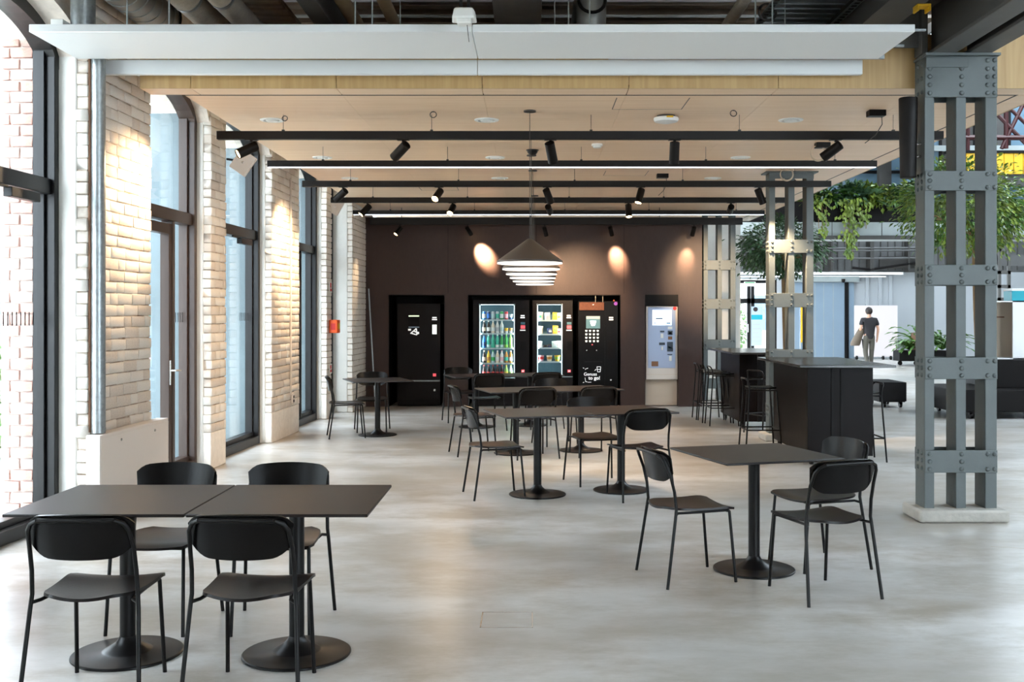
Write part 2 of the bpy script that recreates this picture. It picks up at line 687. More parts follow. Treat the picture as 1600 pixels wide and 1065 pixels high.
pierA = pier(8.10, 9.34, 4.35, True, 0, 11, label='wide white brick pier with silver pipe, left wall')
pierB = pier(10.91, 11.38, 4.2, True, 0, 12, plaster_to=.38, label='narrow white brick pier between two arched windows')
pierC = pier(13.13, 14.46, 4.2, True, 0, 13, plaster_to=.38, label='wide white brick pier with thin conduit')
pierD = pier(16.10, 16.44, 4.2, False, 0.0, 14, plaster_to=.38, label='narrow white pier carrying the orange box')
pierE = pier(17.20, 19.0, 4.2, False, 0.17, 15, label='brick corner pier next to dark wall')
for (a, b) in ((4.9, 6.3), (1.7, 3.1), (-1.6, -.1), (-6.2, -3.4)):
    p = MB().box(-.64, 0, a, b, 0, 5.0)
    on_wall(struct('wall_left', p, 'plaster', 'plain white pier of left window wall'))
# outer red brick reveals seen through the glass, bricks one by one
for (p, y0, n) in ((pierA, 8.04, 0),):
    rr = random.Random(70 + n)
    nz = 50 if n == 0 else 44
    for i in range(nz):
        z = (i + .5) * .085
        parts = ((-.56, .14), (-.40, .15)) if i % 2 else ((-.60, .07), (-.47, .17), (-.36, .04))
        for (x, w) in parts:
            put(rr.choice(REDB), 'brick', p, (x, y0 - .004, z), (0, 0, 0), (w, .05, .074))

OPEN = [(6.3, 8.1), (9.34, 10.91), (11.38, 13.13), (14.46, 16.1), (16.44, 17.2)]
OPEN_OFF = [(3.1, 4.9), (-.1, 1.7), (-3.4, -1.6)]
SPRING, RISE = 3.60, 0.34


def arch_z(y, y0, y1, d=0.0):
    yc, hf = (y0 + y1) / 2, (y1 - y0) / 2
    t = max(-1, min(1, (y - yc) / hf))
    return SPRING - d + RISE * (1 - t * t) ** 0.62


for (y0, y1) in OPEN + OPEN_OFF:
    n = 18
    pts = [(y0 + (y1 - y0) * i / n, arch_z(y0 + (y1 - y0) * i / n, y0, y1)) for i in range(n + 1)]
    s = MB()
    for i in range(n):
        (a, za), (b, zb) = pts[i], pts[i + 1]
        s.add([(-.64, a, za), (-.64, b, zb), (-.64, b, 5), (-.64, a, 5), (-.02, a, za), (-.02, b, zb), (-.02, b, 5), (-.02, a, 5)],
              [(0, 1, 2, 3), (7, 6, 5, 4), (0, 4, 5, 1)])
    on_wall(struct('wall_left', s, 'brick_paint_warm', 'white masonry above an arched window'))


def window(idx, y0, y1, label, mull=None, door=None, closer=None, fo=0.0, handle=None, marks=None, fm='frame_dark'):
    xo, xi = -.31 + fo, -.15 + fo     # outer / inner face of frame
    g = (xo + .035)
    o = on_wall(tag(bpy.data.objects.new('window_%d' % idx, None), label, None, None, 'structure'))
    COL.objects.link(o)
    J = .065
    for (a, b) in ((y0, y0 + J), (y1 - J, y1)):
        MB().box(xo, xi, a, b, 0, SPRING + .06).build('jamb', fm, o, bevel=.006)
    # slim stops in front of glass, give the stepped profile
    for (a, b) in ((y0 + J, y0 + J + .03), (y1 - J - .03, y1 - J)):
        MB().box(xo, xo + .09, a, b, .1, SPRING + .03).build('glazing_bead', fm, o, bevel=.004)
    MB().box(xo, xi, y0 + J, y1 - J, 0, .10).build('bottom_rail', fm, o, bevel=.006)
    MB().box(xo, xo + .10, y0 + J, y1 - J, .10, .15).build('glazing_bead', fm, o, bevel=.004)
    MB().box(xo, xi - .03, y0 + J, y1 - J, 2.53, 2.65).build('transom', fm, o, bevel=.006)
    # arched head
    n = 18
    hd = MB()
    for i in range(n):
        a = y0 + (y1 - y0) * i / n
        b = y0 + (y1 - y0) * (i + 1) / n
        za, zb = arch_z(a, y0, y1, -.0), arch_z(b, y0, y1, -.0)
        w = .10
        hd.add([(xo, a, za - w), (xo, b, zb - w), (xo, b, zb + .02), (xo, a, za + .02),
                (xi, a, za - w), (xi, b, zb - w), (xi, b, zb + .02), (xi, a, za + .02)],
               [(0, 1, 2, 3), (7, 6, 5, 4), (0, 4, 5, 1), (3, 2, 6, 7)])
    hd.build('arched_head', fm, o)
    ms = mull or []
    for m_ in ms:
        MB().box(xo, xi - .04, m_ - .03, m_ + .03, .10, 2.53).build('mullion', fm, o, bevel=.005)
    edges = [y0 + J] + [m_ for m_ in ms] + [y1 - J]
    for i in range(len(edges) - 1):
        MB().box(g, g + .008, edges[i] + .01, edges[i + 1] - .01, .12, 2.54).build('pane', 'pane', o, smooth=False)
    up = MB()
    poly = [(y0 + J, 2.64)] + [(y1 - J, 2.64)] + \
           [(y1 - J - (y1 - y0 - 2 * J) * i / 14, arch_z(y1 - J - (y1 - y0 - 2 * J) * i / 14, y0, y1) - .04) for i in range(15)]
    up.prism(poly, 0, g, g + .008).build('pane', 'pane', o, smooth=False)
    if door:
        a, b = door
        d = MB()
        d.box(xo + .02, xi - .05, a, a + .085, .06, 2.5)
        d.box(xo + .02, xi - .05, b - .085, b, .06, 2.5)
        d.box(xo + .02, xi - .05, a + .085, b - .085, 2.40, 2.5)
        d.box(xo + .02, xi - .05, a + .085, b - .085, .06, .2)
        dl = d.build('door_leaf', fm, o, bevel=.004)
        if handle:
            hb = MB()
            hb.box(xi - .05, xi - .04, handle - .015, handle + .015, .92, 1.16)
            hb.tube([(xi - .04, handle, 1.06), (xi + .005, handle, 1.06), (xi + .01, handle + .01, 1.06), (xi + .01, handle + .12, 1.055)], .010, 8)
            hb.build('handle', 'chrome', dl)
    if closer:
        c = MB()
        c.box(xi - .03, xi + .035, closer[0], closer[1], 2.44, 2.51)
        c.box(xi - .01, xi + .012, closer[0] - .25, closer[0], 2.50, 2.52)
        c.build('door_closer', 'frame_dark', o, bevel=.005)
    for k in range(marks[1] if marks else 0):
        yk = marks[0] - .06 * k
        MB().box(g + .009, g + .011, yk - .006, yk + .006, 1.53, 1.63).build('marking_bar', 'track_black', o, smooth=False)
    return o


window(1, 6.3, 8.1, 'large dark framed arched window at left edge', mull=[6.9], closer=(7.35, 7.75), fo=-.07, marks=(7.93, 10))
window(2, 9.34, 10.91, 'arched window with brown framed door and lever handle', mull=[10.38], door=(9.42, 10.36), handle=10.30,
       marks=(10.80, 6), fm='frame_brown')
window(3, 11.38, 13.13, 'arched window between narrow and conduit pier', closer=(12.3, 12.7), marks=(13.0, 6))
window(4, 14.46, 16.1, 'arched window beyond the conduit pier', mull=[15.3], door=(14.54, 15.28))
window(5, 16.44, 17.2, 'last narrow window before dark wall', closer=(16.75, 16.95))
for (y0, y1) in OPEN_OFF:
    o = on_wall(tag(bpy.data.objects.new('window_10', None), 'arched window behind the viewer', None, None, 'structure'))
    COL.objects.link(o)
    MB().box(-.31, -.15, y0, y0 + .065, 0, 3.66).box(-.31, -.15, y1 - .065, y1, 0, 3.66).box(-.31, -.18, y0, y1, 2.53, 2.65).box(-.31, -.15, y0, y1, 0, .1).build('frame', 'frame_dark', o)
    MB().box(-.27, -.262, y0 + .06, y1 - .06, .1, 3.62).build('pane', 'pane', o, smooth=False)

# ---- room shell out of view: far sides, rear wall with glazing added for fill light
rw = MB().box(-4.2, -3.1, -6.5, -6.2, 0, 9.5).box(-3.2, 5.0, -6.5, -6.2, 0, 9.5).box(13, 30, -6.5, -6.2, 0, 9.5).box(-3.1, 13, -6.5, -6.2, 4.4, 9.5).box(-3.1, 13, -6.5, -6.2, 0, .15)
struct('wall_rear', rw, 'plaster', smooth=False)
wr = tag(bpy.data.objects.new('window_9', None), 'added glazing behind the viewer for fill light', None, None, 'structure')
COL.objects.link(wr)
for (a, b) in ((5.0, 13.0),):
    nn = 4
    for k in range(nn + 1):
        xk = a + (b - a) * k / nn
        MB().box(max(a, xk - .05), min(b, xk + .05), -6.4, -6.28, .15, 4.4).build('mullion', 'frame_dark', wr)
    MB().box(a, b, -6.4, -6.28, 2.6, 2.7).build('transom', 'frame_dark', wr)
    MB().box(a, b, -6.35, -6.34, .15, 4.4).build('pane', 'pane', wr, smooth=False)
struct('wall_right', MB().box(30, 30.3, -6.2, 42, 0, 9.5), 'hall_wall', smooth=False)

# ---- upper ceiling deck with purlins
deck = struct('ceiling', MB().box(-4.2, 4.4, -6.2, 22, 4.95, 5.15), 'deck', 'dark corrugated roof deck above services', smooth=False)
for k in range(14):
    y = 8.6 + .32 * k
    MB().box(-3.7, 4.3, y, y + .14, 4.80, 4.95).build('purlin', 'purlin', deck)
for y in (10.4, 10.95):
    MB().tube([(-3.6, y, 4.72), (4.2, y, 4.72)], .018, 8).build('conduit', 'white_plastic', deck)
# hall roof: solid strips and a glazed skylight
struct('ceiling', MB().box(4.4, 11.0, -6.2, 42, 9.3, 9.5), 'hall_grey', 'hall roof strip beside skylight', smooth=False)
struct('ceiling', MB().box(16.5, 30, -6.2, 42, 9.3, 9.5), 'hall_grey', 'hall roof strip at far side', smooth=False)
sk = tag(bpy.data.objects.new('window_8', None), 'glazed skylight over the hall', None, None, 'structure')
COL.objects.link(sk)
for k in range(8):
    MB().box(11, 16.5, -6.2 + 6.02 * k, -6.2 + 6.02 * k + .15, 9.2, 9.5).build('skylight_bar', 'beam_steel', sk)
    if k < 8:
        MB().box(11, 16.5, -6.05 + 6.02 * k, -.03 - .0 + 6.02 * k - .15, 9.40, 9.42).build('pane', 'pane', sk, smooth=False)
struct('wall_upper', MB().box(4.3, 4.45, -6.2, 42, 4.75, 9.5), 'hall_wall', smooth=False)
struct('wall_upper', MB().box(-4.2, 4.4, 22, 22.2, 0, 5.1), 'plaster', smooth=False)

# ---- suspended birch ceiling
SZ = EYE + 1.81
XL, XR, YF, YB = -2.87, 4.27, 8.43, 20.5
sof = struct('ceiling', MB().box(XL, XR - .02, YF + .02, YB, SZ + .03, 3.82), 'birch_x', 'suspended pale birch ceiling', smooth=False)
xs = [-3.14, -2.73, -1.56, -.39, .79, 1.99, 3.19, XR]
for i in range(7):
    a, b = xs[i] + .003, xs[i + 1] - .003
    MB().box(a, b, YF, YF + .018, SZ, 3.86).build('fascia_panel', 'birch_fascia', sof, smooth=False)
    MB().box(a, b, YF + .019, YF + .252, SZ, SZ + .016).build('rim_panel', 'birch_x', sof, smooth=False)
for i in range(5):
    y0 = YF + .019 + .0 if i == 0 else 8.72 + 2.4 * (i - 0)
ys = [8.72, 11.1, 13.5, 15.9, 18.3, 20.5]
for i in range(5):
    MB().box(XR - .018, XR, ys[i] - (.27 if i == 0 else -.0015), ys[i + 1] - .0015, SZ, 3.86).build('side_fascia_panel', 'birch_fascia', sof, smooth=False)
    MB().box(XR - .23, XR - .019, ys[i] - (.005 if i == 0 else -.0015), ys[i + 1] - .0015, SZ, SZ + .016).build('rim_panel', 'birch_x', sof, smooth=False)
MB().box(XL, XR - .23, YF + .2525, 8.7205, SZ + .001, SZ + .012).build('painted_gap_shade', 'track_black', sof, smooth=False)  # black strips fill the soffit gaps; their shade is put into the colour
MB().box(XR - .2505, XR - .2315, YF + .28, YB, SZ + .001, SZ + .012).build('painted_gap_shade', 'track_black', sof, smooth=False)
px = [XL, -1.56, -.39, .79, 1.99, 3.19, XR - .252]
for i in range(6):
    for j in range(5):
        hole = (i, j)
        MB().box(px[i] + .001, px[i + 1] - .001, ys[j] + .001, ys[j + 1] - .001, SZ, SZ + .016).build('soffit_panel', 'birch_x', sof, smooth=False)
# hatch lines
for (x0, x1, y0, y1) in ((gx(963, 8.8), gx(963, 8.8) + .62, 8.80, 9.30), (.95, 1.5, 13.3, 13.75), (-1.6, -1.05, 14.9, 15.4)):
    for (a, b, c, d) in ((x0, x0 + .008, y0, y1), (x1 - .008, x1, y0, y1), (x0, x1, y1 - .004, y1)):
        MB().box(a, b, c, d, SZ - .0012, SZ + .002).build('hatch_joint', 'wire', sof, smooth=False)

# ---- dark back wall with niches
BY = 18.3
PX = F / BY
n1 = (gx(607, BY), gx(695, BY), 1.95)
n2 = (gx(731, BY), gx(970, BY), 1.95)
n3 = (gx(1008, BY), gx(1060, BY), 1.95)
WX0, WX1, WT = gx(571, BY) - .5, gx(1097, BY), 3.30
bw = MB()
xsn = [WX0, n1[0], n1[1], n2[0], n2[1], n3[0], n3[1], WX1]
for i in (0, 2, 4, 6):
    bw.box(xsn[i], xsn[i + 1], BY, BY + 1.0, 0, WT)
for i in (1, 3, 5):
    bw.box(xsn[i], xsn[i + 1], BY, BY + 1.0, 1.95, WT)
bw.box(WX0, WX1, BY + 1.0, BY + 1.1, 0, WT)
wb = struct('wall_back', bw, 'wall_dark', 'dark brown wall housing the vending niches', smooth=False)
for (a, b, c) in (n1, n2):
    lb = MB()
    lb.box(a - .0, a + .012, BY + .004, BY + .99, 0, c)
    lb.box(b - .012, b, BY + .004, BY + .99, 0, c)
    lb.box(a, b, BY + .004, BY + .99, c - .012, c)
    lb.box(a, b, BY + .96, BY + .99, 0, c)
    lb.build('niche_lining', 'niche_black', wb, smooth=False)
MB().box(n3[0], n3[1], BY + .6, BY + .99, 0, 1.95).build('niche_lining', 'beige', wb, smooth=False)
MB().box(n3[0], n3[1], BY + .01, BY + .6, 1.76, 1.95).build('niche_header', 'niche_black', wb, smooth=False)
# vertical panel joints of the dark wall
for u in (700, 838, 975):
    x = gx(u, BY)
    MB().box(x - .003, x + .003, BY - .001, BY + .01, 1.97, WT).build('panel_joint', 'niche_black', wb, smooth=False)


# ---- riveted steel columns
RIV = MB().lathe([(0.019, 0), (.018, .006), (.012, .013), (0.0001, .016)], 10).mesh('rivet', 'steel')


def column(X, Y, label, detail, ztop, plates):
    t = thing('steel_column', label, 'column', (X, Y, 0), 0, 'riveted steel columns')
    W, D = .565, .20
    mem = [(0.0, .075), (.245, .078), (.475, .09)]
    for (x0, w) in mem:
        m = MB()
        m.box(x0, x0 + w, 0, .012, .09, ztop)
        m.box(x0, x0 + .014, .012, D - .012, .09, ztop)
        m.box(x0, x0 + w, D - .012, D, .09, ztop)
        m.build('upright', 'steel', t, bevel=.003, seg=1)
    for (z0, z1) in plates:
        MB().box(0, W, -.012, -.0005, z0, z1).build('batten_plate', 'steel', t, bevel=.003, seg=1)
        MB().box(0, W, D + .0005, D + .012, z0, z1).build('batten_plate', 'steel', t)
    spots = []
    for (z0, z1) in plates:
        nr = 3 if z1 - z0 < .25 else 5
        zz = [z0 + (z1 - z0) * (k + .5) / nr for k in range(nr)]
        for z in zz:
            spots.append((.035, z))
            spots.append((.284, z))
        for z in ((zz[0], zz[-1]) if nr == 3 else zz):
            spots.append((.487, z))
            spots.append((.542, z))
    side = [(.06, z0 + (z1 - z0) * (k + .5) / 3) for (z0, z1) in plates for k in range(3)] + \
           [(.14, z0 + (z1 - z0) * (k + .5) / 3) for (z0, z1) in plates for k in range(3)]
    if detail:
        for (x, z) in spots:
            put(RIV, 'rivet', t, (x, -.012, z), (R(90), 0, 0))
        for (y, z) in side:
            put(RIV, 'rivet', t, (0, y, z), (0, R(-90), 0))
        MB().box(0, .33, -.03, -.0125, plates[0][1] - .09, plates[0][1] - .012).build('cleat', 'steel', t, bevel=.004)
        MB().box(-.01, W + .01, -.05, D + .03, ztop, ztop + .02).build('cap_plate', 'steel', t)
    else:
        rv = MB()
        for (x, z) in spots:
            rv.lathe([(0.019, 0), (.012, .012), (0.0001, .015)], 6, M=Matrix.Translation((x, -.012, z)) @ Matrix.Rotation(R(90), 4, 'X'))
        for (y, z) in side:
            rv.lathe([(0.019, 0), (.012, .012), (0.0001, .015)], 6, M=Matrix.Translation((0, y, z)) @ Matrix.Rotation(R(-90), 4, 'Y'))
        rv.build('rivets', 'steel', t)['kind'] = 'stuff'
        MB().box(-.05, W + .05, -.05, D + .05, ztop - .015, ztop).build('cap_plate', 'steel', t)
        MB().box(0, W, -.012, -.0005, ztop - .09, ztop - .015).build('head_plate', 'steel', t)
    p = MB()
    nn = 8
    p.box(-.075, .62, -.11, .30, 0, .095)
    pl = p.build('plinth', 'concrete', t, bevel=.018)
    return t


PL = [(3.31, 3.63), (2.58, 2.735), (1.84, 2.0), (1.106, 1.276), (.374, .55)]
column(3.087, 8.22, 'riveted grey steel column in the right foreground', True, 3.63, PL)
PL2 = [(2.39, 2.56), (1.70, 1.88), (.98, 1.16), (.30, .47)]
column(3.04, 13.37, 'riveted steel column rising behind the near bar table', False, SZ, PL2)
column(3.05, 18.5, 'riveted steel column beside right end of dark wall', False, SZ, PL2)

# ---- overhead steel beams


def ibeam(x0, x1, z0, z1, y0, y1, label, tf=.03):
    m = MB()
    m.box(x0, x1, y0, y1, z0, z0 + tf)
    m.box(x0, x1, y0, y1, z1 - tf, z1)
    xc = (x0 + x1) / 2
    m.box(xc - .012, xc + .012, y0, y1, z0 + tf, z1 - tf)
    o = m.build('steel_beam', 'beam_steel', bevel=.004, seg=1)
    return tag(o, label, 'beam', 'overhead steel beams')


ibeam(2.58, 2.87, 3.87, 4.35, 2, 21, 'grey steel beam passing above right end of white panel')
ibeam(3.13, 3.32, 3.651, 4.1, 2, 8.42, 'left of the twin beams on the foreground column head')
ibeam(3.42, 3.60, 3.651, 4.1, 2, 8.42, 'right of the twin beams on the foreground column head')
tag(MB().box(3.07, 3.12, 8.24, 8.40, 3.66, 4.3).box(2.872, 3.128, 8.30, 8.32, 3.72, 4.34).build('beam_bracket', 'beam_steel', bevel=.004), 'dark steel bracket plate at left of foreground column head', 'bracket')
ibeam(-1.86, -1.70, 4.1, 4.5, 3, 11.5, 'dark steel beam beside pale corrugated strip overhead')

# ================================================================== OVERHEAD SERVICES
def xs_at(u, h=2.53):
    return (u - 829) / 470.0 * h


o = thing('spiral_duct', 'fat spiral seamed metal duct by brick wall overhead', 'duct', (0, 0, 0), 0, 'overhead ducts and pipes')
X = -3.165
MB().tube([(X, 2.5, 4.15), (X, 9.0, 4.15)], .162, 24).build('duct_tube', 'duct', o)
for k in range(14):
    MB().torus(.163, .006, 24, 5, M=Matrix.Translation((X, 6.9 + .15 * k, 4.15)) @ Matrix.Rotation(R(90), 4, 'X') @ Matrix.Rotation(R(7), 4, 'Y')).build('seam', 'galvanised', o)
MB().torus(.166, .012, 24, 6, M=Matrix.Translation((X, 9.0, 4.15)) @ Matrix.Rotation(R(90), 4, 'X')).build('end_collar', 'black_metal', o)
for (u, r, lab) in ((318, .125, 'thick wrapped pipe with green lettering overhead, left of two'), (370, .10, 'thinner wrapped pipe with green lettering overhead, right of two')):
    o = thing('insulated_pipe', lab, 'pipe', (0, 0, 0), 0, 'overhead ducts and pipes')
    X = xs_at(u)
    MB().tube([(X, 2.5, 4.15), (X, 11.5, 4.15)], r, 20).build('wrapping', 'insulation', o)
    for yy in (7.6, 8.35, 9.4):
        MB().tube([(X, yy, 4.15), (X, yy + .05, 4.15)], r + .004, 20).build('clamp_band', 'galvanised', o)
    text('LINK', .07, 'green_print', o, (X + r * .3, 8.95, 4.15 - r - .002), (R(180), 0, R(60)), name='green_lettering', bold=.002)
o = thing('corrugated_strip', 'pale corrugated ceiling strip beside the dark beam', 'ceiling strip', (0, 0, 0))
x0, x1 = xs_at(395, 2.7), xs_at(452, 2.7)
MB().box(x0, x1, 5, 11, 4.33, 4.36).build('sheet', 'ceiling_corrugated', o)
for k in range(16):
    MB().box(x0, x1, 7.6 + .16 * k, 7.68 + .16 * k, 4.30, 4.33).build('rib', 'ceiling_corrugated', o, bevel=.008)
for (u, r, lab) in ((541, .062, 'left of two slim brown pipes overhead'), (604, .055, 'right of two slim brown pipes overhead')):
    o = tag(MB().tube([(xs_at(u), 2.5, 4.2), (xs_at(u), 12, 4.2)], r, 14).build('brown_pipe', 'brown_pipe'), lab, 'pipe', 'overhead ducts and pipes')
o = thing('rectangular_duct', 'grey rectangular sheet metal duct above middle of white panel', 'duct', (0, 0, 0), 0, 'overhead ducts and pipes')
MB().box(xs_at(771), xs_at(846), 8.3, 12, 4.14, 4.5).build('duct_body', 'duct', o, bevel=.005)
MB().box(xs_at(769), xs_at(848), 8.3, 8.34, 4.12, 4.52).build('flange', 'galvanised', o)
o = thing('round_duct', 'round metal duct with open black rimmed end overhead', 'duct', (0, 0, 0), 0, 'overhead ducts and pipes')
Xc = xs_at(926)
MB().tube([(Xc, 9.1, 4.45), (Xc, 9.05, 4.2), (Xc, 9.1, 4.0)], .13, 24).build('duct_elbow', 'duct', o)
MB().tube([(Xc, 9.1, 4.45), (Xc, 12.2, 4.45)], .13, 24).build('duct_tube', 'duct', o)
MB().torus(.11, .016, 24, 6, M=Matrix.Translation((Xc, 8.90, 4.27)) @ Matrix.Rotation(R(75), 4, 'X')).build('black_rim', 'black_metal', o)
tag(MB().tube([(xs_at(1150), 3, 4.15), (xs_at(1150), 12, 4.15)], .05, 12).build('slim_pipe', 'insulation'),
    'slim pale pipe overhead left of cable tray', 'pipe', 'overhead ducts and pipes')
o = thing('cable_tray', 'perforated metal cable tray overhead near grey beam', 'cable tray', (0, 0, 0))
xa, xb = xs_at(1195), xs_at(1318)
for x in (xa, xb):
    MB().box(x - .035, x + .035, 4, 11, 4.12, 4.13).build('side_rail', 'galvanised', o)
    for k in range(22):
        MB().box(x - .02, x + .02, 7.8 + .08 * k, 7.84 + .08 * k, 4.117, 4.12).build('slot', 'wire', o, smooth=False)
MB().box(xa + .04, xb - .04, 4, 11, 4.16, 4.17).build('tray_sheet', 'duct', o)
for k in range(18):
    MB().box(xa + .05, xb - .05, 7.9 + .14 * k, 7.93 + .14 * k, 4.150, 4.16).build('rung', 'galvanised', o)
o = thing('coiled_cable', 'dark coiled cable hanging overhead beside the cable tray', 'cable')
M_ = Matrix.Translation((xs_at(1208, 2.45), 8.75, 4.13)) @ Matrix.Rotation(R(80), 4, 'X')
MB().torus(.075, .009, 20, 6, M=M_).torus(.068, .009, 20, 6, M=M_ @ Matrix.Rotation(R(9), 4, 'X')).build('coil', 'wire', o)
MB().tube([(xs_at(1203, 2.45), 8.75, 4.06), (1.75, 8.7, 3.97), (1.55, 8.65, 3.92), (1.3, 8.6, 3.88)], .012, 6).build('tail', 'wire', o)

# white suspended panels
HP = EYE + 1.95
y0, y1 = F * 1.95 / 440, F * 1.95 / 398
xl, xr, xm = gx(45, y0) + .0, gx(1430, y0), gx(738, y0)
for (a, b, lab) in ((xl, xm - .002, 'left half of the front white suspended panel'), (xm + .002, xr, 'right half of the front white suspended panel')):
    t = thing('ceiling_panel', lab, 'panel', (a, y0, HP), 0, 'white suspended ceiling panels')
    MB().box(0, b - a, 0, y1 - y0, 0, .055).build('panel_board', 'white_panel', t, bevel=.004, seg=1)
    for fx in ((.184, .283, .72, .76) if a == xl else (.22, .27, .66, .70)):
        MB().tube([((b - a) * fx, .3, .055), ((b - a) * fx, .3, 1.33)], .006, 6).build('hanger_rod', 'galvanised', t)
    if b == xr:
        for yy in (.12, .55):
            MB().box(b - a - .02, b - a + .12, yy, yy + .02, .04, .055).build('bracket', 'galvanised', t)
        MB().box(1.0, b - a + .05, y1 - y0 + .01, y1 - y0 + .04, .005, .05).build('rear_rail', 'galvanised', t)
y2 = 8.27
hb = (490 - 116) * y2 / F + EYE
xl2, xr2, xm2 = gx(141, y2), gx(1348, y2), gx(746, y2)
for (a, b, lab) in ((xl2, xm2 - .002, 'left half of the lower white panel before wood fascia'), (xm2 + .002, xr2, 'right half of the lower white panel before wood fascia')):
    t = thing('ceiling_panel', lab, 'panel', (a, y2, hb), 0, 'white suspended ceiling panels')
    MB().box(0, b - a, 0, .05, 0, .115).build('panel_board', 'white_panel', t, bevel=.004, seg=1)
    for fx in (.2, .8):
        MB().tube([((b - a) * fx, .025, .11), ((b - a) * fx, .025, 1.4)], .004, 6).build('hanger_rod', 'galvanised', t)

t = thing('emergency_light', 'white plastic emergency luminaire hanging above front panel seam', 'light', (gx(725, 6.9), 6.9, gz(38, 6.9)))
bb = MB()
bb.add([(-.075, -.06, .03), (.075, -.06, .03), (.085, .06, .02), (-.085, .06, .02), (-.06, -.05, .10), (.06, -.05, .10), (.07, .05, .105), (-.07, .05, .105)],
       [(3, 2, 1, 0), (4, 5, 6, 7), (0, 1, 5, 4), (1, 2, 6, 5), (2, 3, 7, 6), (3, 0, 4, 7)])
bb.build('housing', 'white_plastic', t, bevel=.012)
MB().box(-.045, .05, -.05, .05, -.004, .03).build('diffuser', 'white_plastic', t, bevel=.008)
MB().box(-.03, -.01, -.01, .01, .10, 1.3).box(.02, .04, -.01, .01, .10, 1.3).build('hanger', 'track_black', t)
MB().tube([(.02, .0, .0), (.025, .02, -.05), (.03, .06, -.10)], .0025, 5).build('cord', 'wire', t)
t = thing('beam_clamp', 'yellow clamp gripping the grey overhead beam', 'clamp', (2.86, 7.67, 3.87))
MB().box(-.05, .05, -.05, .05, -.018, -.001).box(-.05, -.035, -.05, .05, -.05, -.018).box(.035, .05, -.05, .05, -.05, -.018).build('clamp_body', 'yellow', t, bevel=.004)

# ceiling fittings
for j, Y in enumerate((9.80, 12.15, 14.0)):
    for i, Xd in enumerate((-2.41, -.41, 2.43)):
        lab = '%s white air outlet, %s row on birch ceiling' % (('left', 'middle', 'right')[i], ('front', 'second', 'third')[j])
        t = thing('air_outlet', lab, 'air outlet', (Xd, Y, SZ), 0, 'round ceiling air outlets')
        MB().lathe([(.115, 0), (.112, -.008), (.085, -.012), (.08, -.004), (.078, 0)], 28).build('outer_ring', 'white_plastic', t)
        MB().lathe([(.06, 0), (.06, -.010), (.055, -.016), (.0001, -.018)], 24).build('disc', 'white_plastic', t)
t = thing('smoke_detector', 'large white round device with yellow tag on birch ceiling', 'detector', (gx(1043, 9.5), 9.6, SZ))
MB().lathe([(.085, 0), (.085, -.02), (.0001, -.02)], 24).build('base', 'wire', t)
MB().lathe([(.112, -.02), (.115, -.035), (.105, -.055), (.06, -.066), (.0001, -.067)], 28).build('dome', 'white_plastic', t)
MB().box(-.01, .05, -.118, -.108, -.035, -.02).build('yellow_tag', 'yellow', t)
t = thing('smoke_detector', 'small white detector between two front tracks', 'detector', (gx(933, 11.2), 11.2, SZ))
MB().lathe([(.06, 0), (.06, -.02), (.0001, -.02)], 20).build('base', 'white_plastic', t)
MB().lathe([(.045, -.02), (.042, -.04), (.0001, -.045)], 20).build('dome', 'white_plastic', t)
t = thing('sensor', 'black half dome sensor on ceiling above the pendants', 'sensor', (gx(832, 11.5), 11.6, SZ))
MB().lathe([(.06, 0), (.06, -.012), (.055, -.03), (.035, -.055), (.0001, -.062)], 24).build('dome', 'black_metal', t)
MB().lathe([(.07, 0), (.07, -.008), (.0001, -.008)], 24).build('flange', 'black_metal', t)
for (u, v, lab, ring) in ((1369, 176, 'black junction box on ceiling nearest the foreground column', 0), (1285, 226, 'black junction box with coiled cable over second track', 1), (1035, 274, 'black junction box on ceiling above third track', 0)):
    Y = F * 1.79 / (490 - v)
    t = thing('junction_box', lab, 'junction box', (gx(u, Y), Y, SZ), 0, 'black ceiling junction boxes')
    MB().box(-.075, .075, -.05, .05, -.055, 0).build('box', 'black_plastic', t, bevel=.005)
    if not ring:
        MB().tube([(.05, 0, -.05), (.06, .02, -.12), (.03, .1, -.2), (-.02, .25, -.25)], .004, 6).build('cord', 'wire', t)
for (u, v, r, lab) in ((1146, 177, .028, 'right'), (677, 179, .028, 'middle'), (445, 185, .024, 'left')):
    Y = F * 1.78 / (490 - v)
    t = thing('cable_ring', '%s of three small wire rings hanging from front ceiling strip' % lab, 'ring', (gx(u, Y), Y, SZ), 0, 'small wire rings')
    MB().torus(r, .004, 18, 5, M=Matrix.Translation((0, 0, -.03)) @ Matrix.Rotation(R(80), 4, 'X')).build('ring', 'wire', t)
    MB().tube([(0, 0, 0), (0, 0, -.01)], .003, 5).build('hook', 'wire', t)
for (u, v, Y, lab) in ((1278, 239, 11.1, 'coil of pale cable hanging by the second track end'), (1229, 272, 13.0, 'coil of pale cable in front of the middle column head')):
    t = thing('cable_coil', lab, 'cable', (gx(u, Y), Y, gz(v, Y)))
    for k in range(3):
        MB().torus(.075 + .004 * k, .004, 24, 5, M=Matrix.Translation((.004 * k, .01 * k, 0)) @ Matrix.Rotation(R(84 + 5 * k), 4, 'X')).build('loop', 'ceiling_corrugated', t)
    MB().tube([(.0, .03, .078), (.0, .03, SZ - gz(v, Y))], .003, 5).build('hook', 'wire', t)

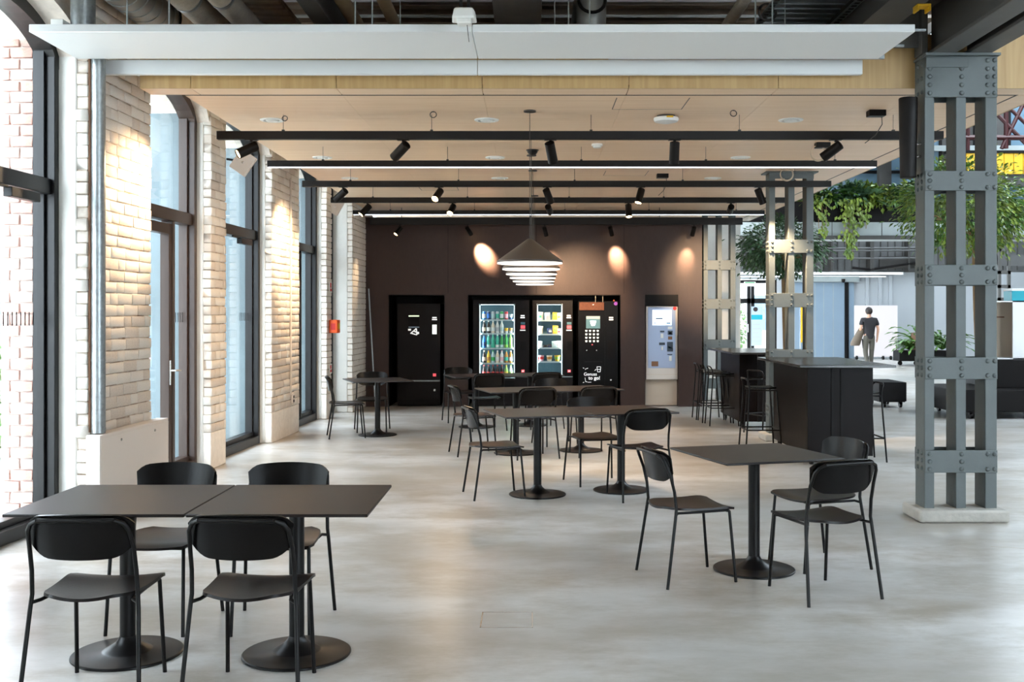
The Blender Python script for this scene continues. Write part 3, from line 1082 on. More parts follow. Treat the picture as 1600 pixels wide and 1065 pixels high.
# ---- black light tracks
TY = [9.55, 11.38, 13.11, 14.98, 16.84]
TB = EYE + 1.583
TX0, TX1 = -2.85, 3.75
ORD = ['first', 'second', 'third', 'fourth', 'fifth']
for k, Y in enumerate(TY):
    led = k in (1, 4)
    t = thing('light_track', '%s black ceiling track from the front%s' % (ORD[k], ', with white light line' if led else ''), 'track', (0, Y, TB), 0, 'black lighting tracks')
    zb = .0075 if led else 0
    MB().box(TX0, TX1, -.03, .03, zb, .075).build('rail', 'track_black', t, bevel=.003, seg=1)
    if led:
        MB().box(TX0 + .01, TX1 - .01, -.014, .014, .0005, .007).build('light_strip', 'led', t, smooth=False)
    for xw in (-2.25, -.9, .55, 1.9, 3.3):
        MB().tube([(xw, 0, .075), (xw, 0, SZ - TB)], .0025, 5).build('suspension_wire', 'wire', t)
        MB().box(xw - .012, xw + .012, -.012, .012, .075, .09).build('wire_clamp', 'wire', t)
T6Y, T6B = 17.9, EYE + 139 * 17.9 / F
t = thing('light_track', 'slim black track bar running along the top of dark wall', 'track', (0, T6Y, T6B), 0, 'black lighting tracks')
MB().box(gx(578, T6Y), gx(1160, T6Y), -.03, .03, 0, .12).build('rail', 'track_black', t, bevel=.003)
for xw in (-2.2, 0, 2.2):
    MB().tube([(xw, 0, .12), (xw, 0, SZ - T6B)], .006, 5).build('suspension_wire', 'wire', t)

SPOT_BODY = MB().lathe([(.0001, -.10), (.036, -.10), (.045, -.095), (.046, .10), (.043, .10), (.040, .085), (.0001, .080)], 20).mesh('body', 'spot_black')
SPOT_RIM = MB().lathe([(.040, .088), (.034, .086), (.0001, .084)], 20).mesh('lens', 'warm_bulb')
SPOT_VENT = MB().lathe([(.028, -.102), (.028, -.1008), (.0001, -.1008)], 16).mesh('back_disc', 'niche_black')
SPOT_STEM = MB().box(-.012, .012, -.012, .012, -.02, 0).tube([(0, 0, -.02), (0, 0, -.055)], .007, 8).box(-.055, .055, -.03, .03, -.006, 0).mesh('stem', 'spot_black')


def spot(u, Y, zb, d, energy, label, size=66, blend=1.0, sc=1.0, lit=True):
    t = thing('track_spotlight', label, 'spotlight', (gx(u, Y), Y, zb), 0, 'black track spotlights')
    put(SPOT_STEM, 'stem', t)
    d = Vector(d).normalized()
    q = d.to_track_quat('Z', 'Y')
    b = put(SPOT_BODY, 'body', t, Vector((0, 0, -.075)) + d * .045, q.to_euler(), (sc, sc, sc))
    put(SPOT_VENT, 'back_disc', b)
    if lit:
        put(SPOT_RIM, 'lens', b)
    if energy:
        l = lamp('spot_lamp', 'SPOT', (0, 0, .115), energy * 2.8, (1.0, .71, .43), b, spot_size=R(size), spot_blend=blend, shadow_soft_size=.035)
        l.rotation_euler = (R(180), 0, 0)
    return t


ST = [
    (393, 0, (-.80, -.50, -.50), 75, 'lit spotlight at left end of first track'),
    (630, 0, (-.62, .55, -.50), 45, 'first track spotlight tilted down left above left tables'),
    (860, 0, (.18, .55, -.80), 45, 'first track spotlight just right of pendant cable'),
    (1054, 0, (.0, .30, -.95), 45, 'first track spotlight hanging nearly straight down'),
    (1306, 0, (-.66, .45, -.52), 45, 'first track spotlight near the foreground column'),
    (536, 2, (-.72, .42, -.55), 70, 'third track spotlight at left end near window'),
    (686, 2, (-.30, -.70, -.60), 25, 'glowing spotlight on third track left of pendants'),
    (855, 2, (.32, .55, -.75), 45, 'third track spotlight beside pendant cables'),
    (1001, 2, (-.25, -.30, -.90), 40, 'third track spotlight with lit tip right of pendants'),
    (1186, 2, (.40, .22, -.88), 101, 'third track spotlight lighting the middle column'),
    (574, 3, (-.60, -.35, -.70), 45, 'fourth track spotlight at left end with lit tip'),
    (707, 3, (-.20, -.70, -.60), 25, 'glowing spotlight on fourth track left of pendants'),
    (857, 3, (.17, .93, -.33), 330, 'fourth track spotlight beside pendant cables aimed at wall'),
    (982, 3, (.02, -.35, -.90), 40, 'fourth track spotlight with lit tip right of pendants'),
    (1142, 3, (.07, .95, -.26), 260, 'fourth track spotlight left of the middle column'),
]
for (u, k, d, e, lab) in ST:
    spot(u, TY[k], TB, d, e, lab, size=34 if e > 200 else (64 if e == 101 else (78 if e > 60 else 66)))
for (u, d, e, lab) in ((625, (-.5, -.4, -.7), 15, 'wall bar spotlight nearest the brick corner'),
                       (731, (.38, .62, -.62), 420, 'wall bar spotlight left of pendants making bright pool'),
                       (851, (.22, .55, -.80), 40, 'wall bar spotlight behind the pendants'),
                       (954, (.22, .62, -.70), 170, 'wall bar spotlight right of pendants'),
                       (1084, (-.1, .60, -.72), 60, 'wall bar spotlight at right end of dark wall')):
    spot(u, T6Y, T6B, d, e, lab, size=40, sc=.85)

# ---- row of conical pendants
PEN = [9.36, 10.64, 11.97, 13.25, 14.63, 16.07]
PXS = [gx(827.8, 9.36), gx(829.8, 10.64), gx(830.5, 11.97), gx(832.5, 13.25), gx(833.7, 14.63), gx(835.7, 16.07)]
ORD6 = ['nearest', 'second', 'third', 'fourth', 'fifth', 'farthest']
shade = MB().lathe([(.012, .225), (.02, .222), (.293, .026), (.294, .012), (.290, .010), (.286, .024), (.016, .214), (.010, .225)], 40).mesh('shade', 'pendant_shell', ang=20)
glow = MB().lathe([(.288, .022), (.291, .0), (.27, -.004), (.0001, -.004)], 40).mesh('diffuser', 'pendant_glow')
for k, Y in enumerate(PEN):
    t = thing('pendant_lamp', '%s conical grey pendant lamp in the aligned row' % ORD6[k], 'pendant lamp', (PXS[k], Y, 2.062), 0, 'row of conical pendants')
    put(shade, 'shade', t)
    put(glow, 'diffuser', t)
    MB().tube([(0, 0, .222), (0, 0, SZ - 2.062)], .0035, 6).build('cable', 'wire', t)
    MB().lathe([(.055, SZ - 2.062), (.055, SZ - 2.074), (.0001, SZ - 2.076)], 20).build('ceiling_rose', 'wire', t)

t = thing('duct_stub', 'short round metal duct rising from left end of white panel', 'duct', (-3.24, 7.6, HP + .056))
MB().tube([(0, 0, .06), (0, 0, .75)], .085, 20).build('duct_tube', 'galvanised', t)
MB().box(-.10, .10, -.08, .08, 0, .06).build('collar_plate', 'duct', t)
MB().box(-.19, -.101, -.10, .06, 0, .10).build('end_box', 'white_plastic', t, bevel=.004)

# ================================================================== FURNITURE
def chair_proto():
    t = thing('chair', 'x', 'chair')

    def seatf(u, v):
        y = -.205 + .425 * v
        hw = .212 - .03 * (1 - v) ** 1.5
        if v < .22:
            hw *= (1 - (1 - v / .22) ** 2 * .30)
        if v > .93:
            hw -= .02 * ((v - .93) / .07) ** 2
        s = 2 * u - 1
        z = .447 + .012 * s * s - .010 * math.sin(v * PI) - (.014 * ((v - .8) / .2) ** 2 if v > .8 else 0)
        if v < .2:
            y -= .022 * (1 - s * s) * (1 - v / .2)
        return (s * hw, y, z)
    MB().shell(seatf, 14, 14, .013).build('seat', 'seat_brown', t, ang=50)

    def backf(u, v):
        s = 2 * u - 1
        a = abs(s)
        hw = .217 - .012 * (1 - v)
        top = .805 - .014 * a ** 2 - .030 * max(0, (a - .72) / .28) ** 2.2
        bot = .612 + .012 * a ** 2 + .045 * max(0, (a - .6) / .4) ** 2
        z = bot + (top - bot) * v
        y = -.245 + .052 * a ** 2.2 - .045 * (z - .70) / .1 * .45
        return (s * hw, y, z)
    MB().shell(backf, 22, 8, .012).build('backrest', 'black_shell', t, ang=50)
    for s in (-1, 1):
        MB().tube([(s * .245, -.238, 0), (s * .222, -.178, .40), (s * .217, -.170, .46), (s * .214, -.180, .56), (s * .212, -.205, .66),
                   (s * .205, -.236, .735), (s * .188, -.252, .765), (s * .155, -.266, .780)], .0098, 8).build('leg', 'black_metal', t, ang=60)
        MB().tube([(s * .197, .228, 0), (s * .186, .190, .425), (s * .182, .180, .436)], .0098, 8).build('leg', 'black_metal', t, ang=60)
        MB().tube([(s * .222, -.175, .425), (s * .19, -.15, .432), (s * .178, .0, .430), (s * .184, .186, .434)], .008, 8).build('seat_rail', 'black_metal', t, ang=60)
    MB().tube([(-.155, -.266, .780), (0, -.274, .783), (.155, -.266, .780)], .0098, 8).build('back_rail', 'black_metal', t, ang=60)
    MB().tube([(-.184, .175, .430), (.184, .175, .430)], .008, 8).build('cross_bar', 'black_metal', t, ang=60)
    return t


CH = chair_proto()
first = [True]


def chair(x, y, face, label, group):
    """face: world heading of the front, degrees from +Y counter-clockwise"""
    o = CH if first[0] else copy_tree(CH)
    first[0] = False
    o.location = (x, y, 0)
    o.rotation_euler = (0, 0, R(face))
    o['label'] = label
    o['group'] = group


def table_proto():
    t = thing('cafe_table', 'x', 'table')
    MB().box(-.3985, .3985, -.3985, .3985, .726, .740).build('tabletop', 'table_top', t, bevel=.0035)
    MB().box(-.2, .2, -.025, .025, .706, .726).box(-.025, .025, -.2, .2, .706, .726).build('support_cross', 'black_metal', t, bevel=.003)
    MB().lathe([(.036, .085), (.036, .71)], 24).build('post', 'black_metal', t)
    MB().lathe([(.253, 0), (.256, .004), (.255, .010), (.250, .013), (.118, .021), (.110, .024), (.060, .056), (.044, .072), (.037, .088)], 48).build('base', 'black_metal', t, ang=25)
    return t


TB_ = table_proto()
firstt = [True]


def table(x, y, rot, label, group):
    o = TB_ if firstt[0] else copy_tree(TB_)
    firstt[0] = False
    o.location = (x, y, 0)
    o.rotation_euler = (0, 0, R(rot))
    o['label'] = label
    o['group'] = group


GT = 'square cafe tables'
table(-1.916, 4.992, 0, 'left half of the dark foreground double table by window', GT)
table(-1.112, 4.992, 0, 'right half of the dark foreground double table by window', GT)
table(1.414, 6.64, 17, 'single square dark table in the right foreground', GT)
table(.062, 9.39, 17, 'left half of the middle double table', GT)
table(.83, 9.62, 17, 'right half of the middle double table', GT)
table(-.17, 12.18, 17, 'left half of double table behind the middle one', GT)
table(.597, 12.413, 17, 'right half of double table behind the middle one', GT)
table(-.775, 15.0, 17, 'left half of farthest double table before drinks machine', GT)
table(-.008, 15.235, 17, 'right half of farthest double table before drinks machine', GT)
table(-2.04, 14.0, 20, 'single square table near the far left windows', GT)

GC = 'black cafe chairs'
chair(-1.845, 4.51, 1, 'leftmost foreground chair with its back to viewer', GC)
chair(-1.18, 4.51, -2, 'right foreground chair at window table, back to viewer', GC)
chair(-1.93, 5.49, 178, 'chair facing viewer across left foreground table', GC)
chair(-1.31, 5.49, 181, 'chair facing viewer across right half of foreground table', GC)
chair(.965, 6.457, -74, 'chair left of the single right foreground table', GC)
chair(1.682, 6.09, 20, 'chair turned away from viewer at single right foreground table', GC)
chair(1.85, 6.79, 110, 'chair with pale sheen behind single right foreground table', GC)
chair(-.319, 9.36, -75, 'side-on chair at left end of middle double table', GC)
chair(.945, 9.27, 19, 'chair with back to viewer at right of middle table', GC)
chair(.61, 10.05, 192, 'chair facing viewer behind the middle double table', GC)
chair(.02, 11.86, 17, 'chair backed to viewer at left of second-row table', GC)
chair(-.66, 12.13, -74, 'side-on chair at left end of second-row table', GC)
chair(.32, 13.0, 197, 'chair facing viewer behind second-row table, warmly lit', GC)
chair(.71, 12.05, 17, 'chair backed to viewer at right of second-row table', GC)
chair(-1.06, 15.75, 190, 'chair facing viewer behind farthest table at its left', GC)
chair(-.63, 14.66, 17, 'chair backed to viewer at left of farthest table', GC)
chair(.17, 14.90, 17, 'chair backed to viewer at right of farthest table', GC)
chair(-2.42, 13.8, -76, 'side-on chair left of small table near far windows', GC)
chair(-2.19, 14.50, 188, 'chair facing viewer behind small table near far windows', GC)


# ---- bar tables
def bar_table(x0, x1, y0, y1, label):
    t = thing('bar_table', label, 'bar table', ((x0 + x1) / 2, (y0 + y1) / 2, 0), 0, 'tall dark bar tables')
    w, d = (x1 - x0) / 2, (y1 - y0) / 2
    MB().box(-w, w, -d, d, 1.055, 1.083).build('worktop', 'bar_top', t, bevel=.004)
    bx0, bx1 = -w + .155, w - .145
    yf, yb = -d + .3, d - .2
    MB().box(bx0, bx1, yf, yf + .05, .10, 1.055).build('end_panel', 'dark_bar', t, bevel=.004)
    MB().box(bx0, bx1, yb - .05, yb, .10, 1.055).build('end_panel', 'dark_bar', t, bevel=.004)
    MB().box(bx0, bx0 + .03, yf + .05, yb - .05, .10, 1.055).build('side_panel', 'dark_bar', t, bevel=.003)
    MB().box(bx0 + .03, bx0 + .33, yf + .05, yb - .05, .10, 1.05).build('core', 'dark_bar', t)
    for xg in (.36, .50):
        xx = bx0 + (bx1 - bx0) * xg
        MB().box(xx, xx + .028, yf - .012, yf, .10, 1.055).build('front_strip', 'niche_black', t)
    for (cx, cy) in ((bx0 + .06, yf + .08), (bx1 - .06, yf + .08), (bx0 + .06, yb - .08), (bx1 - .06, yb - .08)):
        cs = MB().tube([(cx - .015, cy, .045), (cx + .015, cy, .045)], .045, 14).box(cx - .022, cx + .022, cy - .02, cy + .03, .05, .10)
        cs.build('castor', 'black_plastic', t)
    return t


bar_table(2.80, 3.80, 10.90, 12.97, 'near tall black bar table right of centre')
bar_table(2.78, 3.78, 14.45, 16.4, 'far tall dark bar table behind the middle column')


def stool_proto():
    t = thing('bar_stool', 'x', 'stool')

    def seatf(u, v):
        s, q = 2 * u - 1, 2 * v - 1
        hw = .175 * (1 - .10 * abs(q) ** 4)
        return (s * hw, q * .165 * (1 - .08 * abs(s) ** 4), .735 + .012 * s * s + .006 * q * q)
    MB().shell(seatf, 10, 10, .016).build('seat', 'black_shell', t, ang=50)
    for s in (-1, 1):
        MB().tube([(s * .205, -.215, 0), (s * .175, -.165, .72), (s * .172, -.172, .80), (s * .160, -.190, .842), (s * .12, -.20, .855)], .010, 8).build('leg', 'black_metal', t, ang=60)
        MB().tube([(s * .205, .205, 0), (s * .165, .150, .725)], .010, 8).build('leg', 'black_metal', t, ang=60)
        MB().tube([(s * .192, -.198, .26), (s * .192, .19, .26)], .008, 8).build('side_rail', 'black_metal', t)
        MB().tube([(s * .175, -.165, .722), (s * .165, .15, .722)], .008, 8).build('seat_rail', 'black_metal', t)
    MB().tube([(-.12, -.20, .855), (.12, -.20, .855)], .010, 8).build('back_rail', 'black_metal', t)
    MB().tube([(-.192, .19, .26), (.192, .19, .26)], .009, 8).build('footrest', 'black_metal', t)
    MB().tube([(-.192, -.198, .26), (.192, -.198, .26)], .009, 8).build('rear_rail', 'black_metal', t)
    return t


SP = stool_proto()
for i, (x, y, f, lab) in enumerate(((2.72, 12.42, -90, 'bar stool at left side of near bar table'),
                                    (3.19, 14.22, -65, 'bar stool partly behind the middle column'),
                                    (3.66, 11.62, 90, 'bar stool at right side of near bar table'),
                                    (2.74, 16.19, -90, 'farthest of three bar stools along far bar table'),
                                    (2.76, 15.74, -90, 'middle of three bar stools along far bar table'),
                                    (2.79, 15.29, -90, 'nearest of three bar stools along far bar table'))):
    o = SP if i == 0 else copy_tree(SP)
    o.location = (x, y, 0)
    o.rotation_euler = (0, 0, R(f))
    o['label'] = lab
    o['group'] = 'slim black bar stools'


# ---- vending wall
def V(u):
    return gx(u, BY)


def VZ(v):
    return gz(v, BY)


FY = BY + .06           # front plane of machines


def slab(u0, u1, v0, v1, y0=-.01, y1=0.0, name='panel', m='print_glow', parent=None, bevel=0.0):
    """box on a machine front given by wall-plane extents"""
    return MB().box(V(u0), V(u1), FY + y0, FY + y1, VZ(v1), VZ(v0)).build(name, m, parent, bevel=bevel, smooth=False)


# cabinet in the left niche
t = thing('vending_machine', 'dark cabinet machine with small screen in left niche', 'vending machine', (V(653), FY, 0), 0, 'machines in the dark wall')
t.location = (0, 0, 0)
MB().box(V(620), V(687.5), FY, FY + .8, .012, VZ(474)).build('cabinet', 'machine_dark', t, bevel=.004)
slab(621, 686.5, 475.5, 478.5, -.006, name='top_rail', m='machine_dark', parent=t)
slab(621, 686.5, 480, 593, -.008, name='door', m='machine_dark', parent=t)
slab(620, 687.5, 594, 596, -.012, name='trim_strip', m='galvanised', parent=t)
slab(621, 686.5, 597, 622, -.008, name='lower_door', m='machine_dark', parent=t)
slab(622, 686.5, 624, 634, -.004, name='plinth', m='machine_black', parent=t)
slab(637.5, 655, 492, 509, -.012, name='screen', m='machine_black', parent=t)
slab(638, 654.5, 492.5, 494.5, -.014, name='screen_bar', m='screen_green', parent=t)
slab(638, 654.5, 510, 512, -.012, name='screen_edge', m='hall_blue', parent=t)
# white pictogram under the screen: tilted hollow triangle and blobs
pg = MB()
for (a, b) in (((641, 521), (650, 513)), ((650, 513), (651, 523)), ((651, 523), (641, 520)), ((645, 517), (651, 519))):
    p, q = (V(a[0]), FY - .013, VZ(a[1])), (V(b[0]), FY - .013, VZ(b[1]))
    pg.tube([p, q], .010, 5)
pg.cbox((V(639.5), FY - .013, VZ(515)), (.05, .004, .03)).cbox((V(653), FY - .013, VZ(520)), (.03, .004, .04))
pg.build('pictogram', 'print_glow', t)
slab(675, 682, 495, 497, -.010, name='sign', m='print_glow', parent=t)
slab(674.5, 682.5, 498, 500, -.010, name='sign', m='print_glow', parent=t)
slab(673.5, 683.5, 505, 524, -.012, name='payment_panel', m='machine_black', parent=t)
slab(675, 682, 507, 522, -.014, name='payment_screen', m='screen_pale', parent=t)
slab(676, 681, 583.5, 588, -.010, name='logo', m='pink', parent=t)
slab(677, 680, 608, 611, -.012, name='lock', m='chrome', parent=t)


def glass_machine(u0, u1, g0, g1, vtop, gv0, gv1, shelves, label, p0):
    t = thing('vending_machine', label, 'vending machine', (0, 0, 0), 0, 'machines in the dark wall')
    c = MB()
    zb, zt = .012, VZ(vtop)
    D = .8
    c.box(V(u0), V(g0), FY, FY + D, zb, zt)
    c.box(V(g1), V(u1), FY, FY + D, zb, zt)
    c.box(V(g0), V(g1), FY, FY + D, VZ(gv0), zt)
    c.box(V(g0), V(g1), FY, FY + D, zb, VZ(gv1))
    c.box(V(g0), V(g1), FY + .46, FY + D, VZ(gv1), VZ(gv0))
    c.build('cabinet', 'machine_dark', t, smooth=False)
    MB().box(V(g0), V(g1), FY + .45, FY + .459, VZ(gv1), VZ(gv0)).build('back_panel', 'vend_back', t, smooth=False)
    for (a, b) in ((V(g0) + .002, V(g0) + .012), (V(g1) - .012, V(g1) - .002)):
        MB().box(a, b, FY + .03, FY + .045, VZ(gv1) + .02, VZ(gv0) - .02).build('light_strip', 'vend_light', t, smooth=False)
    MB().box(V(g0) + .02, V(g1) - .02, FY + .10, FY + .13, VZ(gv0) - .012, VZ(gv0) - .002).build('light_strip', 'vend_light', t, smooth=False)
    for z in shelves:
        MB().box(V(g0) + .016, V(g1) - .016, FY + .05, FY + .44, z - .010, z).build('shelf', 'shelf_metal', t, smooth=False)
        MB().box(V(g0) + .016, V(g1) - .016, FY + .045, FY + .05, z - .018, z + .008).build('price_rail', 'shelf_metal', t, smooth=False)
    MB().box(V(g0), V(g1), FY + .004, FY + .009, VZ(gv1), VZ(gv0)).build('glass_front', 'vend_glass', t, smooth=False)
    fr = MB()
    for (a, b, c_, d) in ((g0 - .6, g0 + .3, gv0 - .5, gv1 + .5), (g1 - .3, g1 + .6, gv0 - .5, gv1 + .5)):
        fr.box(V(a), V(b), FY - .006, FY, VZ(d), VZ(c_))
    fr.build('glass_trim', 'shelf_metal', t)
    for (lx, dx) in ((V(g0) + .018, .7), (V(g1) - .018, -.7)):
        al = lamp('cabinet_light', 'AREA', (lx, FY + .05, (VZ(gv0) + VZ(gv1)) / 2), 2.9 if g0 < 800 else 1.5, (.82, .96, 1.0), t, shape='RECTANGLE', size=.03, size_y=VZ(gv0) - VZ(gv1) - .06)
        al.rotation_euler = Vector((dx, .6, 0)).to_track_quat('-Z', 'Y').to_euler()
    # payment side
    slab(p0 + 1, p0 + 7, 492, 494, -.008, name='sign', m='print_glow', parent=t)
    slab(p0 + .5, p0 + 7.5, 495, 497, -.008, name='sign', m='print_glow', parent=t)
    slab(p0, p0 + 9, 502, 518, -.012, name='card_reader', m='machine_black', parent=t)
    slab(p0 + 1, p0 + 8, 503, 507, -.014, name='reader_screen', m='vend_back', parent=t)
    slab(p0 + 1, p0 + 8, 508, 513.5, -.014, name='reader_light', m='pink', parent=t)
    slab(p0, p0 + 8.5, 515, 516.5, -.014, name='reader_strip', m='print_glow', parent=t)
    slab(p0 + 1, p0 + 9, 533, 547, -.006, name='coin_return', m='machine_black', parent=t)
    slab(p0 + 2, p0 + 7, 577.5, 581.8, -.008, name='logo', m='pink', parent=t)
    slab(p0 + 3, p0 + 6, 579, 580.4, -.0095, name='logo_mark', m='print_glow', parent=t)
    slab(u0, u1, 588, 589.3, -.010, name='trim_strip', m='galvanised', parent=t)
    slab(g0, g1, 594, 612, -.008, name='delivery_flap', m='machine_black', parent=t)
    return t


SH1 = [VZ(499.5), VZ(521), VZ(544.2), VZ(567.7), VZ(590.5)]
SH2 = [VZ(500.3), VZ(522), VZ(543.6), VZ(565.2), VZ(585)]
glass_machine(739, 827, 749, 804, 468.6, 475, 591.5, SH1, 'drinks machine with lit rows of bottles behind glass', 812.5)
glass_machine(832, 895, 839.5, 878.5, 469, 475, 587.5, SH2, 'snack machine with lit shelves of bags, centre niche', 885)

BC = {'blue': rgb(30, 110, 200), 'white': rgb(230, 232, 228), 'green': rgb(60, 170, 90), 'lime': rgb(150, 205, 90), 'teal': rgb(70, 190, 160),
      'red': rgb(205, 50, 50), 'yellow': rgb(235, 190, 60), 'dark': rgb(40, 30, 28), 'amber': rgb(190, 130, 50), 'cream': rgb(230, 215, 190),
      'pale': rgb(190, 215, 215), 'navy': rgb(40, 60, 110), 'pink': rgb(235, 180, 190), 'silver': rgb(190, 195, 200)}
for k_, c_ in BC.items():
    mat('pack_' + k_, c_, .3, spec=.5)
BOT = {}


def bottle_mesh(kind, part, m):
    key = (kind, part, m)
    if key in BOT:
        return BOT[key]
    b = MB()
    if kind == 'can':
        b.lathe({'body': [(.024, 0), (.029, .008), (.029, .125), (.024, .138)], 'label': [(.0297, .03), (.0297, .10)], 'cap': [(.023, .138), (.023, .141)]}[part], 14)
    elif kind == 'cup':
        b.lathe({'body': [(.024, 0), (.031, .085)], 'label': [(.029, .045), (.0322, .085)], 'cap': [(.034, .085), (.034, .092)]}[part], 14)
    elif kind == 'curvy':
        b.lathe({'body': [(.026, 0), (.032, .01), (.032, .06), (.026, .085), (.032, .12), (.026, .165), (.012, .195), (.012, .205)],
                 'label': [(.0327, .015), (.0327, .058)], 'cap': [(.014, .203), (.014, .222)]}[part], 14)
    else:
        b.lathe({'body': [(.028, 0), (.031, .008), (.031, .11), (.028, .135), (.013, .175), (.012, .190)],
                 'label': [(.0318, .04), (.0318, .10)], 'cap': [(.014, .188), (.014, .205)]}[part], 14)
    BOT[key] = b.mesh(part, m)
    return BOT[key]


ROWS = [
    [('can', 'blue', 'white'), ('can', 'navy', 'blue'), ('can', 'silver', 'pale'), ('can', 'silver', 'teal'), ('can', 'green', 'white'), ('can', 'red', 'pink'), ('cup', 'navy', 'pale')],
    [('bottle', 'dark', 'cream'), ('bottle', 'dark', 'white'), ('bottle', 'cream', 'white'), ('bottle', 'white', 'silver'), ('bottle', 'white', 'pale'), ('cup', 'silver', 'yellow'), ('cup', 'silver', 'amber')],
    [('bottle', 'blue', 'navy'), ('curvy', 'teal', 'pale'), ('curvy', 'teal', 'teal'), ('curvy', 'teal', 'white'), ('curvy', 'green', 'pale'), ('curvy', 'green', 'lime'), ('curvy', 'lime', 'lime')],
    [('bottle', 'dark', 'cream'), ('bottle', 'yellow', 'amber'), ('bottle', 'pale', 'green'), ('bottle', 'cream', 'white'), ('bottle', 'white', 'pink'), ('bottle', 'amber', 'teal'), ('bottle', 'amber', 'white')],
    [('bottle', 'dark', 'red'), ('bottle', 'dark', 'red'), ('bottle', 'dark', 'red'), ('bottle', 'dark', 'red'), ('bottle', 'dark', 'red'), ('bottle', 'lime', 'yellow'), ('bottle', 'pale', 'lime')],
]
RN = ['top', 'second', 'third', 'fourth', 'lowest']
PN = ['first', 'second', 'third', 'fourth', 'fifth', 'sixth', 'seventh']
for r_, row in enumerate(ROWS):
    for c_, (kd, bc, lc) in enumerate(row):
        nm = {'can': 'drink_can', 'cup': 'drink_cup'}.get(kd, 'drink_bottle')
        word = {'can': 'can', 'cup': 'cup'}.get(kd, 'bottle')
        t = thing(nm, '%s %s, %s from left on %s shelf of drinks machine' % (bc, word, PN[c_], RN[r_]), word,
                  (V(756) + .0775 * c_, FY + .09, SH1[r_]), 0, 'drinks in the lit machine')
        sc_ = 1.08 if kd in ('curvy', 'bottle') else 1.05
        for part, m in (('body', 'pack_' + bc), ('label', 'pack_' + lc), ('cap', 'pack_' + (lc if kd != 'can' else 'silver'))):
            put(bottle_mesh(kd, part, m), part, t, scale=(sc_, sc_, sc_))


def bag_mesh(w, h, d, m):
    def f(sgn):
        def g(u, v):
            s, q = 2 * u - 1, 2 * v - 1
            return (s * w / 2 * (1 - .05 * (1 - q * q)), sgn * d / 2 * (1 - s ** 4) * (1 - q ** 4), h * v)
        return g
    b = MB()
    for sgn in (-1, 1):
        b.shell(f(sgn), 8, 8, .002)
    return b.mesh('pouch', m)


def tub_mesh(m):
    return MB().lathe([(.036, 0), (.052, .10), (.055, .102), (.055, .108), (.0001, .11)], 18).mesh('tub', m)


SN = [
    [(.165, .15, 'cream', 'green'), (.30, .14, 'silver', 'pink'), (.43, .14, 'yellow', 'yellow'), (.505, .135, 'cream', 'amber')],
    [(.165, .145, 'cream', 'white'), (.345, .11, 'navy', 'white'), (.43, .15, 'yellow', 'lime'), (.505, .10, 'pink', 'red')],
    [(.155, .12, 'white', 'silver'), (.25, .05, 'dark', 'dark'), (.33, .06, 'dark', 'navy'), (.425, .12, 'pale', 'silver'), (.50, .125, 'white', 'pink')],
    [(.185, 0, 'pink', 'red'), (.33, 0, 'cream', 'amber'), (.47, 0, 'yellow', 'lime')],
]
for r_, row in enumerate(SN):
    for c_, (x, hh, bc, lc) in enumerate(row):
        if hh:
            t = thing('snack_bag', '%s snack pack, %s from left on %s shelf of snack machine' % (bc, PN[c_], RN[r_]), 'snack', (x, FY + .10, SH2[r_]), 0, 'snacks in the lit machine')
            w = .10 if hh > .1 else .08
            p = put(bag_mesh(w, hh, .04, 'pack_' + bc), 'pouch', t, rot=(R(-6), R((-1) ** c_ * 3), 0))
            MB().cbox((0, -.024, hh * .45), (w * .5, .003, hh * .3)).build('label', 'pack_' + lc, t)
        else:
            t = thing('snack_tub', '%s tub, %s from left on fourth shelf of snack machine' % (bc, PN[c_]), 'tub', (x, FY + .10, SH2[r_]), 0, 'snacks in the lit machine')
            put(tub_mesh('pack_' + bc), 'tub', t)
            MB().lathe([(.0445, .04), (.0505, .085)], 18).build('label', 'pack_' + lc, t)

# coffee machine
t = thing('coffee_machine', 'black hot drinks machine lettered Genuss to go', 'coffee machine', (0, 0, 0), 0, 'machines in the dark wall')
MB().box(V(903.5), V(966), FY, FY + .8, .012, VZ(470)).build('cabinet', 'machine_black', t, bevel=.004)
slab(904, 944, 475, 612, -.008, name='door', m='machine_black', parent=t)
slab(945.5, 965.5, 470.5, 612, -.005, name='payment_door', m='machine_black', parent=t)
slab(916, 938, 493.5, 513, -.010, name='screen', m='vend_back', parent=t)
cup = MB()
cup.lathe([(.03, 0), (.05, .05), (.055, .09)], 14, c=(V(927), FY - .005, VZ(509)))
cup.build('screen_picture', 'screen_white', t)
slab(916.5, 937.5, 494, 498, -.012, name='screen_picture', m='beige', parent=t)
for i in range(4):
    for j in range(4):
        uu, vv = 914.5 + 6.0 * i, 514.5 + 5.4 * j
        MB().lathe([(.014, 0), (.020, .030)], 8, c=(V(uu + 1.8), FY - .010, VZ(vv + 3.6)), M=None).build('drink_icon', 'screen_pale', t)
slab(924.8, 926.4, 537.6, 539.2, -.011, name='indicator', m='pink', parent=t)
for u in (917, 932.5):
    slab(u - .7, u + .7, 546.5, 548, -.011, name='indicator', m='chrome', parent=t)
slab(914, 937, 549, 566, -.003, name='cup_bay', m='niche_black', parent=t)
slab(914, 941, 565, 566, -.02, name='drip_edge', m='machine_dark', parent=t)
slab(952, 958.5, 495, 496.5, -.008, name='sign', m='print_glow', parent=t)
slab(952, 958.5, 498, 500.2, -.008, name='sign', m='print_glow', parent=t)
slab(950, 960, 533, 560, -.008, name='coin_panel', m='niche_black', parent=t)
slab(952.5, 954.3, 582, 584, -.008, name='button', m='machine_dark', parent=t)
slab(953.5, 956, 592.5, 594.5, -.010, name='lock', m='chrome', parent=t)
text('Genuss', .078, 'print_glow', t, (V(912.3), FY - .010, VZ(586.8)), bold=.0005)
text('to go!', .085, 'print_glow', t, (V(919.6), FY - .010, VZ(593.0)), bold=.002)
dl = MB()
